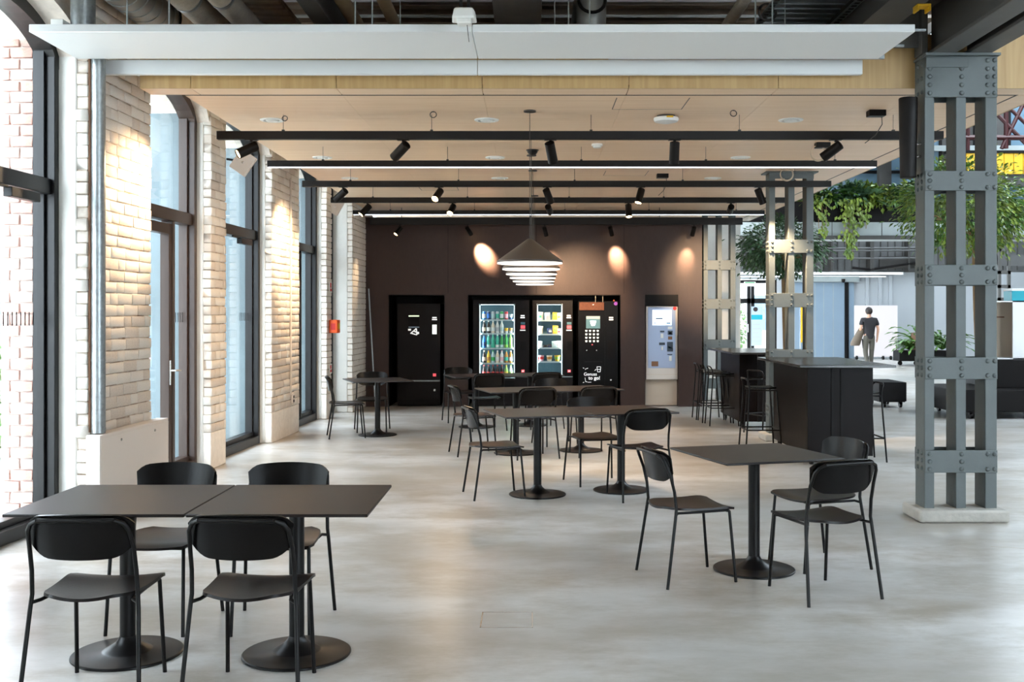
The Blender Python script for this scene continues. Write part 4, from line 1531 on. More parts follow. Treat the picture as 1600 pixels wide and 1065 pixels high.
for pts in (((911, 574.5), (913, 575.5)), ((914.5, 577.5), (916.5, 575.5)), ((917, 576), (919, 575)), ((929.5, 579), (932, 576.5)),
            ((933, 573), (939, 573)), ((933, 573), (934, 581)), ((939, 573), (938, 581)), ((934, 581), (938, 581)), ((934, 577), (938.5, 577)),
            ((914.3, 590), (915.3, 596.3)), ((915.3, 596.3), (918, 596.8)), ((918.6, 597.2), (924, 597.2)), ((911, 598), (913, 597))):
    dl.tube([(V(pts[0][0]), FY - .010, VZ(pts[0][1])), (V(pts[1][0]), FY - .010, VZ(pts[1][1]))], .0045, 5)
dl.build('doodle', 'print_glow', t)
t = thing('hanging_sign', 'brown cork-like board hung in front of hot drinks machine', 'sign', (0, 0, 0))
MB().box(V(905), V(944), FY - .05, FY - .03, VZ(484.5), VZ(472)).build('board', 'cork', t, bevel=.004)
MB().tube([(V(930.5), FY - .04, VZ(472)), (V(930.5), FY - .04, 1.937)], .004, 5).build('cord', 'ceiling_corrugated', t)
MB().tube([(V(942), FY - .04, VZ(472)), (V(942), FY - .04, 1.937)], .004, 5).build('cord', 'ceiling_corrugated', t)
MB().tube([(V(926), FY - .052, VZ(476)), (V(928), FY - .052, VZ(475.5))], .006, 5).build('mark', 'print_glow', t)
t = thing('sticker', 'round purple sticker at top of hot drinks machine', 'sticker', (V(962.5), FY - .006, VZ(474)))
MB().lathe([(.032, 0), (.032, .006)], 16, M=Matrix.Rotation(R(90), 4, 'X')).build('disc', 'purple', t)
MB().prism([(-.05, .045), (-.02, .045), (-.035, .075)], 1, -.006, -.002).build('arrow', 'orange', t)

# payment kiosk
t = thing('payment_kiosk', 'pale blue and white payment kiosk with touchscreen in right niche', 'kiosk', (0, 0, 0), 0, 'machines in the dark wall')
KY = FY
MB().box(V(1010), V(1059.6), FY, FY + .5, VZ(593), VZ(478)).build('housing', 'kiosk_white', t, bevel=.006)
slab(1013, 1056, 479.5, 575, -.008, name='front_plate', m='kiosk_blue', parent=t, bevel=.003)
slab(1010, 1059.6, 584.6, 585.2, -.004, name='seam', m='beige', parent=t)
MB().box(V(1010), V(1059.6), FY + .10, FY + .5, .012, VZ(593)).build('pedestal', 'beige', t)
slab(1020, 1040, 484, 508, -.012, name='touchscreen', m='screen_blue', parent=t)
slab(1040, 1050, 484, 508, -.012, name='touchscreen', m='screen_blue2', parent=t)
slab(1025, 1036, 496.4, 498.2, -.014, name='screen_button', m='screen_bar', parent=t)
slab(1021.5, 1026, 504.2, 505.2, -.014, name='screen_button', m='screen_bar', parent=t)
slab(1042, 1048, 504, 505.6, -.014, name='screen_button', m='screen_bar', parent=t)
MB().lathe([(.033, 0), (.033, .008)], 16, c=(0, 0, 0), M=Matrix.Translation((V(1055), FY - .002, VZ(481.5))) @ Matrix.Rotation(R(90), 4, 'X')).build('logo', 'red', t)
for (a, b, c, d, m, n) in ((1032, 1038.5, 516.5, 519, 'kiosk_dark', 'coin_slot'), (1033, 1037, 521, 528, 'white_plastic', 'instruction_plate'),
                           (1044, 1051, 510, 514, 'white_plastic', 'instruction_plate'), (1044, 1051.5, 516.5, 523, 'kiosk_dark', 'card_slot'),
                           (1045.5, 1050, 518.5, 522, 'white_plastic', 'card_slot_plate'), (1044.5, 1051, 525.5, 530.5, 'brown', 'ticket_slot'),
                           (1030.5, 1039.5, 535, 539, 'kiosk_dark', 'note_slot'), (1034, 1036.5, 541, 547, 'white_plastic', 'instruction_plate'),
                           (1043, 1052, 534, 549, 'kiosk_dark', 'card_terminal'), (1045, 1049, 541.5, 544, 'teal', 'terminal_screen'),
                           (1043.5, 1051, 553, 554.5, 'kiosk_dark', 'receipt_slot'), (1046, 1050, 556, 564, 'white_plastic', 'instruction_plate'),
                           (1018.5, 1029, 564.5, 572, 'brown', 'change_tray')):
    slab(a, b, c, d, -.014, name=n, m=m, parent=t)

# ---- fittings on the left wall
t = thing('wall_pipe', 'silver galvanised vertical pipe on nearest brick pier', 'pipe', wallw(.06, 8.16, 0))
t.location.z = 0
MB().tube([(0, 0, .693), (0, 0, 3.60)], .054, 16).build('pipe_tube', 'galvanised', t)
for z in (.72, 1.25, 1.78, 2.3, 2.85):
    MB().tube([(0, 0, z), (0, 0, z + .012)], .0565, 16).build('joint_band', 'galvanised', t)
MB().tube([(-.055, -.03, .70), (-.055, -.03, 3.6)], .012, 8).build('rusty_conduit', 'brown', t)
t = thing('radiator_cover', 'white sheet cover at the foot of nearest brick pier', 'cover', WALL_LOC)
t.rotation_euler = WALL_ROT
MB().box(.012, .125, 8.05, 9.42, 0.002, .685).build('casing', 'white_soft', t, bevel=.008)
MB().box(.125, .129, 8.06, 9.41, .02, .66).build('front_plate', 'white_soft', t, bevel=.002)
for y in (8.42, 9.1):
    MB().lathe([(.012, 0), (.010, .006), (.0001, .007)], 10, M=Matrix.Translation((.129, y, .61)) @ Matrix.Rotation(R(90), 4, 'Y')).build('screw', 'chrome', t)
t = thing('conduit', 'thin painted conduit with socket on the wide brick pier', 'conduit', WALL_LOC)
t.rotation_euler = WALL_ROT
MB().tube([(.012, 13.98, .55), (.012, 13.98, 3.42)], .012, 8).build('pipe', 'brick_paint_warm', t)
MB().box(.002, .03, 14.02, 14.10, .42, .54).build('socket', 'white_soft', t, bevel=.004)
MB().box(.03, .033, 14.035, 14.085, .435, .47).box(.03, .033, 14.035, 14.085, .49, .525).build('outlet', 'niche_black', t)
t = thing('alarm_box', 'bright orange box mounted on far narrow pier', 'box', wallw(.012, 16.30, 0))
t.location.z = gz(520, 16.3)
t.rotation_euler = WALL_ROT
MB().box(0, .13, -.10, .10, 0, .205).build('case', 'orange', t, bevel=.012)
MB().box(.13, .134, -.06, .07, .06, .15).build('window_label', 'yellow', t)
MB().box(.03, .10, -.104, -.10, .05, .15).build('front_seam', 'red', t)
for (v0, v1, lab) in ((440, 457, 'small red sign above the orange box'), (568, 583, 'small red sign below the orange box')):
    t = thing('wall_sign', lab, 'sign', wallw(.010, 16.28, 0))
    t.location.z = gz(v1, 16.3)
    t.rotation_euler = WALL_ROT
    MB().box(0, .012, -.07, .07, 0, (v1 - v0) * 16.3 / F).build('plate', 'white_plastic', t)
    MB().box(.012, .015, -.05, .05, .02, .06).box(.012, .015, -.05, .02, .075, (v1 - v0) * 16.3 / F - .02).build('red_print', 'red', t)
t = thing('leaning_pole', 'thin pale pole leaning in the dark brick corner', 'pole', (0, 0, 0))
MB().tube([(-2.66, 18.0, .01), (-2.80, 18.15, 2.05)], .012, 8).build('rod', 'galvanised', t)
for (u, v, Y, s, ang, lab) in ((380, 254, 11.45, 1.0, 35, 'tilted white wall lamp box beside nearest lit spotlight'), (524, 323, 16.5, .95, 30, 'tilted white wall lamp box near the far left spotlights')):
    t = thing('wall_lamp', lab, 'wall lamp', (gx(u, Y), Y, gz(v, Y)), 0, 'tilted white wall boxes')
    Mx = Matrix.Rotation(R(ang), 4, 'Y')
    MB().box(-.10 * s, .10 * s, -.03, .03, -.12 * s, .12 * s, M=Mx).build('plate', 'white_soft', t, bevel=.006)
    MB().lathe([(.014, 0), (.0001, .006)], 10, M=Mx @ Matrix.Translation((0, -.031, 0)) @ Matrix.Rotation(R(90), 4, 'X')).build('screw', 'chrome', t)
    MB().tube([(-.05, .03, .02), (-.2, .08, .05)], .014, 8).build('arm', 'frame_dark', t)
# black column loudspeaker on the foreground column
t = thing('column_speaker', 'black tapered tube speaker fixed to the foreground column', 'speaker', (gx(1419, 8.3), 8.3, gz(278, 8.3)), 0)
MB().lathe([(.0001, 0), (.058, 0), (.062, .004), (.073, .625), (.070, .632), (.0001, .634)], 28).build('tube', 'track_black', t)
for z in (.17, .27):
    MB().tube([(.06, 0, z), (.105, 0, z)], .012, 8).build('bolt', 'chrome', t)

# ================================================================== HALL ON THE RIGHT
HY = 38.0
e0, e1 = gx(1147, HY), gx(1214, HY)
s = MB().box(4.45, e0, HY, HY + .3, 0, 3.12).box(e1, 30, HY, HY + .3, 0, 3.12).box(e0, e1, HY, HY + .3, gz(436, HY), 3.12)
hw = struct('wall_far', s, 'hall_wall', 'white far wall of the hall', smooth=False)
for u in (1352, 1372, 1388):
    x = gx(u, HY)
    MB().box(x, x + .12, HY - .06, HY, 0, 3.0).build('pilaster', 'hall_wall', hw)
up = struct('wall_far', MB().box(4.45, 30, HY, HY + .3, 3.12, 9.4), 'hall_grey', 'grey upper wall of the hall behind rails', smooth=False)
for k in range(52):
    x = 4.6 + .26 * k
    MB().box(x, x + .03, HY - .03, HY, 3.2, 4.6).build('wall_rib', 'hall_dark', up)
# entrance doors
en = tag(bpy.data.objects.new('door_1', None), 'glazed entrance doors far behind the bar tables', None, None, 'structure')
COL.objects.link(en)
f = MB()
zt, zm = gz(437, HY), gz(466, HY)
f.box(e0, e1, HY + .05, HY + .17, zt - .12, zt)
f.box(e0, e1, HY + .05, HY + .17, zm - .18, zm)
for x in (e0, gx(1168, HY), gx(1172, HY) + .05, e1 - .1):
    f.box(x, x + .12, HY + .05, HY + .17, 0, zt)
f.box(e0, e1, HY + .05, HY + .17, 0, .12)
f.build('frame', 'frame_dark', en)
MB().box(e0, e1, HY + .10, HY + .11, .1, zt - .1).build('pane', 'pane', en, smooth=False)
MB().tube([(gx(1169, HY), HY, .95), (gx(1169, HY), HY, 1.25)], .02, 8).build('handle', 'chrome', en)
t = thing('exit_sign', 'small green lit exit sign above entrance doors', 'sign', (gx(1171, HY), HY - .06, gz(447, HY)))
MB().box(-.2, .2, -.02, .02, 0, .16).build('sign_box', 'screen_pale', t)
MB().box(-.18, .18, -.024, -.02, .11, .15).build('green_band', 'green_print', t)
t = thing('poster', 'pale blue poster on the entrance door glass', 'poster', (gx(1183, HY), HY + .045, gz(540, HY)))
MB().box(-.2, .2, -.004, 0, 0, 1.42).build('sheet', 'kiosk_blue', t)
MB().box(-.2, .2, -.008, -.004, .95, 1.12).build('teal_stripe', 'teal', t)
MB().lathe([(.085, 0), (.085, .004)], 14, M=Matrix.Translation((-.05, -.004, 1.32)) @ Matrix.Rotation(R(90), 4, 'X')).build('dark_motif', 'hair', t)
for k in range(5):
    MB().box(-.16, .14 - .04 * (k % 3), -.008, -.004, .15 + .15 * k, .19 + .15 * k).build('print_line', 'hall_wall', t)
# sliding door
t = thing('sliding_door', 'tall grey blue sliding door in far wall', 'door', (0, 0, 0))
MB().box(gx(1225, HY), gx(1318, HY), HY - .12, HY - .06, .02, gz(441, HY)).build('leaf', 'hall_blue', t)
for u in (1240, 1256, 1272, 1285, 1300):
    MB().box(gx(u, HY), gx(u, HY) + .02, HY - .125, HY - .12, .05, gz(443, HY)).build('seam', 'concrete_band', t)
MB().box(gx(1225, HY), gx(1340, HY), HY - .2, HY - .02, gz(440.5, HY), gz(432, HY)).build('track_cover', 'concrete_band', t)
MB().box(gx(1318.5, HY), gx(1324, HY), HY - .14, HY - .04, 0.01, gz(441, HY)).build('edge_post', 'frame_dark', t)
MB().box(gx(1325, HY), gx(1333, HY), HY - .10, HY - .02, 0.01, gz(441, HY)).build('side_panel', 'hall_blue', t)
MB().lathe([(.07, 0), (.06, -.1), (.0001, -.14)], 14, c=(gx(1314.5, HY), HY - .26, gz(436, HY))).build('camera_dome', 'black_plastic', t)
for (v, w, lab) in ((427, .10, 'upper white light strip along far hall wall'), (432, .05, 'lower white light strip along far hall wall')):
    t = thing('light_strip', lab, 'light', (0, 37.94, gz(v, 37.94)), 0, 'far hall light strips')
    MB().box(gx(1085, 37.9), gx(1412 if v < 430 else 1385, 37.9), -.05, .055, -w / 2, w / 2).build('profile', 'white_panel', t)
    MB().box(gx(1085, 37.9), gx(1410 if v < 430 else 1383, 37.9), -.054, -.05, -w / 3, w / 3).build('diffuser', 'hall_led', t)
t = thing('yellow_banner', 'narrow yellow banner seen between the middle column uprights', 'banner', (gx(1256, 35.5), 35.5, 0))
MB().box(-.11, .10, -.02, .02, .65, 1.95).build('cloth', 'yellow', t)
MB().box(-.13, -.11, -.02, .02, 0, 2.0).build('pole', 'chrome', t)
MB().box(-.25, .15, -.15, .15, 0, .03).build('foot', 'black_metal', t)

# bridge with planter and rails
BRY = 25.0
br = struct('trim_1', MB().box(4.46, 16.5, BRY, BRY + 2, gz(368, BRY), gz(347, BRY)), 'concrete_band', 'pale concrete bridge edge across the hall', smooth=False)
MB().box(4.46, 16.5, BRY - .05, BRY + .0, gz(374, BRY), gz(368, BRY)).build('lower_beam', 'hall_dark', br)
for u in (1300, 1378):
    MB().box(gx(u, BRY) - .008, gx(u, BRY) + .008, BRY - .006, BRY, gz(368, BRY), gz(347, BRY)).build('joint', 'hall_grey', br)
t = thing('bridge_planter', 'long dark planter trough on top of concrete bridge', 'planter', (0, BRY, gz(347, BRY) + .001))
MB().box(4.7, 14.5, .05, .65, 0, .48).build('trough', 'planter_dark', t, bevel=.01)
MB().box(4.8, 14.4, .10, .60, .48, .50).build('soil', 'soil', t)
# rails beneath the bridge, far behind
t = thing('rail_frame', 'grey horizontal rails below the concrete bridge', 'railing', (0, 37.6, 0))
for v in (388, 392, 404):
    MB().tube([(gx(1280, 37.6), 0, gz(v, 37.6)), (gx(1440, 37.6), 0, gz(v - 1, 37.6))], .035, 8)  .build('rail', 'hall_grey', t)
for u in (1300, 1361, 1364, 1420):
    MB().box(gx(u, 37.6) - .03, gx(u, 37.6) + .03, -.03, .37, 3.15, gz(372, 37.6)).build('post', 'hall_dark', t)
MB().tube([(gx(1332, 37.6), 0, gz(418, 37.6)), (gx(1360, 37.6), 0, gz(421, 37.6)), (gx(1440, 37.6), 0, gz(409, 37.6))], .045, 6).build('brace', 'planter_dark', t)
MB().box(gx(1376, 37.6), gx(1440, 37.6), .1, .2, gz(419, 37.6), gz(400, 37.6)).build('dark_panel', 'hall_dark', t)
# upper glazing behind the bridge
ug = tag(bpy.data.objects.new('window_6', None), 'blue upper glazing behind the hanging plants', None, None, 'structure')
COL.objects.link(ug)
for k in range(9):
    x = 4.6 + 1.15 * k
    MB().box(x, x + 1.09, 31.0, 31.02, 4.4, 8.5).build('pane', 'facade_glass', ug, smooth=False)
    MB().box(x + 1.09, x + 1.15, 30.95, 31.05, 4.3, 8.5).build('mullion', 'frame_dark', ug)
for z in (4.3, 5.75, 7.2):
    MB().box(4.6, 15, 30.94, 31.05, z, z + .09).build('rail', 'frame_dark', ug)
MB().box(gx(1372, 30) - .0, gx(1372, 30) + .35, 29.9, 30.1, 4.3, 8.5).build('dark_post', 'hall_dark', ug)
# yellow parapet and red truss
yp = thing('yellow_parapet', 'yellow boarded parapet at upper right of hall', 'parapet', (0, 27, 0))
x = gx(1480, 27)
k = 0
while x < 16.4:
    MB().box(x, x + .235, 0, .04, gz(272, 27), gz(239, 27)).build('board', 'yellow', yp, bevel=.01, seg=1)
    x += .245
MB().box(gx(1480, 27), 16.5, -.03, .2, gz(239, 27), gz(235, 27)).build('top_rail', 'planter_dark', yp)
MB().box(gx(1480, 27), 16.5, .04, .3, gz(290, 27), gz(272, 27)).build('slab', 'hall_dark', yp)
tr = thing('red_truss', 'dark red steel lattice truss above yellow parapet', 'truss', (0, 27.6, 0))
zA, zB = gz(232, 27.6), gz(150, 27.6)
for (pa, pb, r_) in (((1500, 215), (1640, 215), .07), ((1500, 160), (1640, 160), .06), ((1540, 160), (1610, 232), .055), ((1558, 150), (1625, 215), .05),
                     ((1565, 232), (1600, 160), .055), ((1490, 232), (1535, 160), .055), ((1512, 150), (1512, 235), .06), ((1572, 232), (1572, 170), .06)):
    MB().tube([(gx(pa[0], 27.6), 0, gz(pa[1], 27.6)), (gx(pb[0], 27.6), 0, gz(pb[1], 27.6))], r_, 8).build('truss_member', 'red_steel', tr)
ub = tag(bpy.data.objects.new('window_7', None), 'dark upper glazing behind the red truss', None, None, 'structure')
COL.objects.link(ub)
for k in range(7):
    x = 10.4 + .95 * k
    MB().box(x, x + .88, 29.0, 29.02, 5.2, 8.5).build('pane', 'hall_dark' if k % 3 else 'facade_glass', ub, smooth=False)
    MB().box(x + .88, x + .95, 28.95, 29.05, 5.2, 8.5).build('mullion', 'planter_dark', ub)
MB().box(10.3, 17, 28.9, 29.0, 6.1, 6.25).build('rail', 'concrete_band', ub)


# ---- plants
def leaf_quad(b, p, d, n, L, W):
    d = d.normalized()
    s = d.cross(n)
    if s.length < 1e-5:
        s = Vector((1, 0, 0))
    s.normalize()
    nn = s.cross(d)
    b.add([p, p + d * L * .5 + s * W * .5 + nn * W * .12, p + d * L - nn * L * .12, p + d * L * .5 - s * W * .5 + nn * W * .12], [(0, 1, 2), (0, 2, 3)])


def crown(rr, c, rad, n, L, lo=.55, droop=.35):
    b = MB()
    clumps = [Vector((rr.gauss(0, 1), rr.gauss(0, 1), rr.gauss(0, 1))).normalized() * rr.uniform(.55, .95) for _ in range(26)]
    for _ in range(n):
        if rr.random() < .7:
            q = rr.choice(clumps) + Vector((rr.gauss(0, .16), rr.gauss(0, .16), rr.gauss(0, .14)))
        else:
            q = Vector((rr.gauss(0, 1), rr.gauss(0, 1), rr.gauss(0, 1))).normalized() * rr.uniform(lo, 1)
        p = Vector((c[0] + q.x * rad[0], c[1] + q.y * rad[1], c[2] + q.z * rad[2]))
        d = (q.normalized() + Vector((rr.uniform(-.7, .7), rr.uniform(-.7, .7), rr.uniform(-.6, .4) - droop)))
        l = L * rr.uniform(.6, 1.25)
        leaf_quad(b, p, d, Vector((rr.uniform(-.6, .6), rr.uniform(-.6, .6), 1)), l, l * .5)
    return b


def tree(x, y, c, rad, n, L, lab, mats, lean, seed):
    rr = random.Random(seed)
    t = thing('indoor_tree', lab, 'tree', (x, y, 0), 0, 'trees in the hall')
    MB().box(-.4, .4, -.4, .4, 0.01, .5).build('planter', 'planter_dark', t, bevel=.02)
    MB().box(-.36, .36, -.36, .36, .5, .52).build('soil', 'soil', t)
    top = Vector((c[0] - x, c[1] - y, c[2]))
    MB().tube([(0, 0, .45), (lean * .3, 0, 1.0), (lean * .5, .02, 1.7), (lean * .75, 0, c[2] - rad[2] * .7), top], [.075, .062, .055, .05, .02], 10).build('trunk', 'bark', t)
    for k in range(6):
        a = k * PI / 3 + .3
        e = top + Vector((math.cos(a) * rad[0] * .7, math.sin(a) * rad[1] * .7, rr.uniform(-.3, .5) * rad[2]))
        MB().tube([(lean * .75, 0, c[2] - rad[2] * .75), (top + e) * .5 - Vector((0, 0, .15)), e], [.03, .02, .008], 6).build('branch', 'bark', t)
    for i, m in enumerate(mats):
        o = crown(rr, top, rad, n // len(mats), L).build('foliage', m, t, smooth=False)
        o['kind'] = 'stuff'


tree(4.95, 20.2, (gx(1222, 20.2), 20.2, gz(387, 20.2)), (.82, .7, .56), 3600, .10, 'dense green tree behind the middle column', ('leaf_a', 'leaf_c', 'leaf_a'), -.1, 3)
tree(gx(1533, 19.2), 19.2, (gx(1503, 19.2), 19.2, gz(325, 19.2)), (1.28, 1.1, .88), 7000, .105, 'yellow green round tree behind the foreground column', ('leaf_b', 'leaf_d', 'leaf_b'), -.16, 4)

GP = 'plants in the bridge planter'
rr = random.Random(21)
KL = [('rosette of pale broad leaves', 'leaf_c', 'broad'), ('bush of yellow green leaves', 'leaf_b', 'bush'), ('spiky dark green plant', 'leaf_a', 'spiky'),
      ('arching bright green fern', 'leaf_d', 'spiky'), ('bush of dark leaves', 'leaf_a', 'bush'), ('pale leafy bush', 'leaf_c', 'bush'), ('yellow green plant', 'leaf_b', 'bush')]
US = [1150, 1268, 1286, 1298, 1318, 1331, 1345, 1356, 1370, 1384, 1398, 1412, 1425]
WHERE = ['far left behind dark wall edge', 'just left of middle column', 'just right of middle column', 'right of the middle column', 'left of the trailing vine', 'above the trailing vine',
         'right of the trailing vine', 'centre of the bridge', 'below the track end', 'beside the dark post', 'left of the tube speaker', 'under the tube speaker', 'next to foreground column']
for i, u in enumerate(US):
    nm, m, kd = KL[i % 7]
    x = gx(u, BRY + .3)
    t = thing('planter_plant', '%s in bridge planter, %s' % (nm, WHERE[i]), 'plant', (x, BRY + .3, gz(347, BRY) + .5), 0, GP)
    b = MB()
    if kd == 'bush':
        b = crown(rr, (0, -.08, .12), (.36, .30, .34), 380, .16)
    elif kd == 'broad':
        for k in range(60):
            a = rr.uniform(0, 2 * PI)
            el = rr.uniform(-.3, 1.0)
            d = Vector((math.cos(a), math.sin(a), el))
            leaf_quad(b, Vector((0, -.1, .05)) + d * rr.uniform(.08, .22), d + Vector((0, 0, -.2)), Vector((0, 0, 1)), rr.uniform(.26, .40), .17)
    else:
        for k in range(50):
            a = rr.uniform(0, 2 * PI)
            d = Vector((math.cos(a), math.sin(a), rr.uniform(.2, 1.8))).normalized()
            p = Vector((0, -.08, 0))
            L = rr.uniform(.45, .80)
            for s_ in range(3):
                leaf_quad(b, p, d, Vector((0, 0, 1)), L * .45, .075)
                p = p + d * L * .3
                d = (d + Vector((0, 0, -.45))).normalized()
    b.build('foliage', m, t, smooth=False)['kind'] = 'stuff'
    MB().tube([(0, 0, -.02), (0, -.03, .15)], .02, 6).build('stem', 'bark', t)
for (u, vb, n, lab) in ((1326, 405, 190, 'long yellow green vine trailing down from the bridge'), (1284, 372, 70, 'shorter vine trailing beside the middle column'), (1347, 358, 50, 'short dangling vine at centre of bridge')):
    x = gx(u, BRY - .05)
    t = thing('trailing_vine', lab, 'vine', (x, BRY - .06, gz(347, BRY) + .52), 0, GP)
    H = gz(347, BRY) + .52 - gz(vb, BRY)
    b = MB()
    st = MB()
    for k in range(3):
        dx = (k - 1) * .10
        st.tube([(dx, .1, 0), (dx, -.02, -.1), (dx * .8, -.03, -H * (.75 + .12 * k))], .008, 5)
    for k in range(n):
        f_ = rr.random() ** 1.2
        p = Vector((rr.gauss(0, .14 * (1 - .55 * f_)), rr.uniform(-.1, .0), -H * f_ + .05))
        leaf_quad(b, p, Vector((rr.uniform(-.6, .6), -.3, -.8)), Vector((rr.uniform(-.4, .4), -1, .4)), rr.uniform(.08, .14), .075)
    b.build('foliage', 'leaf_b', t, smooth=False)['kind'] = 'stuff'
    st.build('stems', 'bark', t)

# floor planter with arching leaves
t = thing('potted_palm', 'low black planter with arching green leaves beyond the man', 'plant', (gx(1436, 33), 33, 0))
MB().box(-.72, .8, -.3, .3, .14, .46).build('trough', 'planter_dark', t, bevel=.015)
MB().box(-.68, .76, -.26, .26, .46, .475).build('soil', 'soil', t)
for cx in (-.6, -.1, .55):
    MB().tube([(cx, -.02, .07), (cx, .02, .07)], .07, 12).build('castor', 'black_plastic', t)
MB().box(-.18, -.06, -.2, .2, .47, 1.02).build('wood_post', 'brown', t)
b = MB()
for (cx, hgt, n) in ((-.32, .65, 70), (.0, 1.35, 34), (.72, 1.1, 60)):
    for k in range(n):
        a = rr.uniform(0, 2 * PI)
        d = Vector((math.cos(a), math.sin(a), rr.uniform(.5, 2.6))).normalized()
        p = Vector((cx, 0, .48))
        L = hgt * rr.uniform(.6, 1.1)
        for s_ in range(5):
            leaf_quad(b, p, d, Vector((0, 0, 1)), L * .28, .09)
            p = p + d * L * .22
            d = (d + Vector((math.cos(a) * .12, math.sin(a) * .12, -.30))).normalized()
b.build('foliage', 'leaf_d', t, smooth=False)['kind'] = 'stuff'

# pale board on castors
t = thing('pin_board', 'large pale pink board on castors behind the walking man', 'board', (0, 37, 0))
MB().box(gx(1335, 37), gx(1402, 37), -.03, .03, .10, gz(477, 37)).build('board', 'board_pink', t)
for u in (1338, 1358, 1379, 1391, 1398):
    MB().tube([(gx(u, 37) - .03, -.05, .07), (gx(u, 37) + .03, -.05, .07)], .07, 12).box(gx(u, 37) - .03, gx(u, 37) + .03, -.03, .03, .05, .12).build('castor', 'black_plastic', t)


# black benches
def bench(x0, x1, y0, y1, z0, z1, lab, castors, name='bench'):
    t = thing(name, lab, 'bench', (x0, y0, 0), 0, 'black bench blocks')
    MB().box(0, x1 - x0, 0, y1 - y0, z0, z1).build('seat_block', 'planter_dark', t, bevel=.008)
    if castors:
        MB().box(.02, x1 - x0 - .02, .02, y1 - y0 - .02, z0 - .015, z0).build('base_board', 'niche_black', t)
        for fx in castors:
            for yy in (.12, y1 - y0 - .12):
                MB().tube([(fx - .02, yy, .05), (fx + .02, yy, .05)], .05, 12).box(fx - .03, fx + .03, yy - .03, yy + .03, .06, z0 - .012).build('castor', 'black_plastic', t)
    return t


bench(gx(1374, 18), 6.45, 18, 18.9, .115, gz(597, 18), 'low black bench on castors left of foreground column', [.12, .40])
bench(6.50, 9.8, 16.1, 17.6, .12, gz(609, 16.1), 'long black bench block on castors right of foreground column', [.3, 1.15, 2.2])
bench(gx(1557, 16.5), 9.8, 16.5, 17.6, gz(609, 16.1) + .001, gz(562, 16.5), 'upper black block stacked on the long bench', None)
zs = gz(562, 16.5) + .001
t = thing('shelf_unit', 'white shelf box standing on the black bench at right edge', 'shelf', (gx(1557, 16.7), 16.7, zs))
MB().box(.26, 1.2, 0, .02, 0, .93).box(.0, 1.2, .0, .5, .91, .93).box(0, 1.2, 0, .5, 0, .02).box(1.18, 1.2, 0, .5, 0, .93).build('carcass', 'white_panel', t, smooth=False)
MB().box(0, 1.18, .47, .5, .02, .91).box(.0, .26, .44, .47, .02, .91).build('back', 'beige', t, smooth=False)
MB().box(.12, .26, .3, .44, .66, .68).build('shelf', 'brown', t)
t = thing('teal_box', 'teal box on top of the white shelf', 'box', (gx(1579, 16.9), 16.85, zs + .931))
MB().box(0, .6, 0, .3, 0, .16).build('body', 'teal', t, bevel=.004)
MB().box(-.004, .604, -.004, .304, .16, .20).build('lid', 'white_panel', t, bevel=.004)
t = thing('ladder_frame', 'dark grey upright frame behind the shelf at right', 'frame', (gx(1560, 22), 22, 0))
for xx in (0, .2):
    MB().box(xx, xx + .06, 0, .06, 0, gz(388, 22)).build('post', 'beam_steel', t)
for v in (392, 428, 450, 470, 500, 530):
    MB().box(0, .26, .0, .05, gz(v, 22), gz(v, 22) + .07).build('rung', 'beam_steel', t)
MB().box(-.0, 2.2, .02, .08, gz(415, 22), gz(398, 22)).build('header', 'hall_grey', t)


# ---- man walking away
def skin(name, nodes, edges, m, parent, root=0, sub=2):
    me = bpy.data.meshes.new(name)
    me.from_pydata([n[:3] for n in nodes], edges, [])
    o = bpy.data.objects.new(name, me)
    COL.objects.link(o)
    md = o.modifiers.new('skin', 'SKIN')
    md.use_smooth_shade = True
    for i, n in enumerate(nodes):
        sv = me.skin_vertices[0].data[i]
        r_ = n[3]
        sv.radius = r_ if isinstance(r_, tuple) else (r_, r_)
        sv.use_root = (i == root)
    s_ = o.modifiers.new('sub', 'SUBSURF')
    s_.levels = sub
    s_.render_levels = sub
    me.materials.append(MATS[m])
    o.parent = parent
    return o


man = thing('person', 'man in dark polo shirt and grey trousers walking away', 'person', (gx(1358, 31), 31, 0), R(4))
N = [(0, 0, .98, (.15, .11)), (0, 0, 1.16, (.145, .105)), (0, .0, 1.36, (.17, .115)), (0, -.01, 1.49, (.075, .07)), (0, .01, 1.56, (.055, .055)),
     (0, .025, 1.645, (.078, .09)), (0, .02, 1.74, (.072, .085)),
     (-.19, 0, 1.45, .06), (-.265, -.02, 1.19, .043), (-.20, .14, 1.06, .033),
     (.19, 0, 1.45, .06), (.265, -.02, 1.17, .043), (.275, .06, .93, .031),
     (-.09, 0, .90, .088), (-.10, .03, .49, .06), (-.09, -.10, .11, .042),
     (.09, 0, .90, .088), (.10, .06, .50, .06), (.09, .10, .09, .042),
     (.275, .075, .86, (.018, .036)), (-.175, .20, 1.03, (.018, .036))]
E = [(0, 1), (1, 2), (2, 3), (3, 4), (4, 5), (5, 6), (2, 7), (7, 8), (8, 9), (2, 10), (10, 11), (11, 12), (0, 13), (13, 14), (14, 15), (0, 16), (16, 17), (17, 18), (12, 19), (9, 20)]
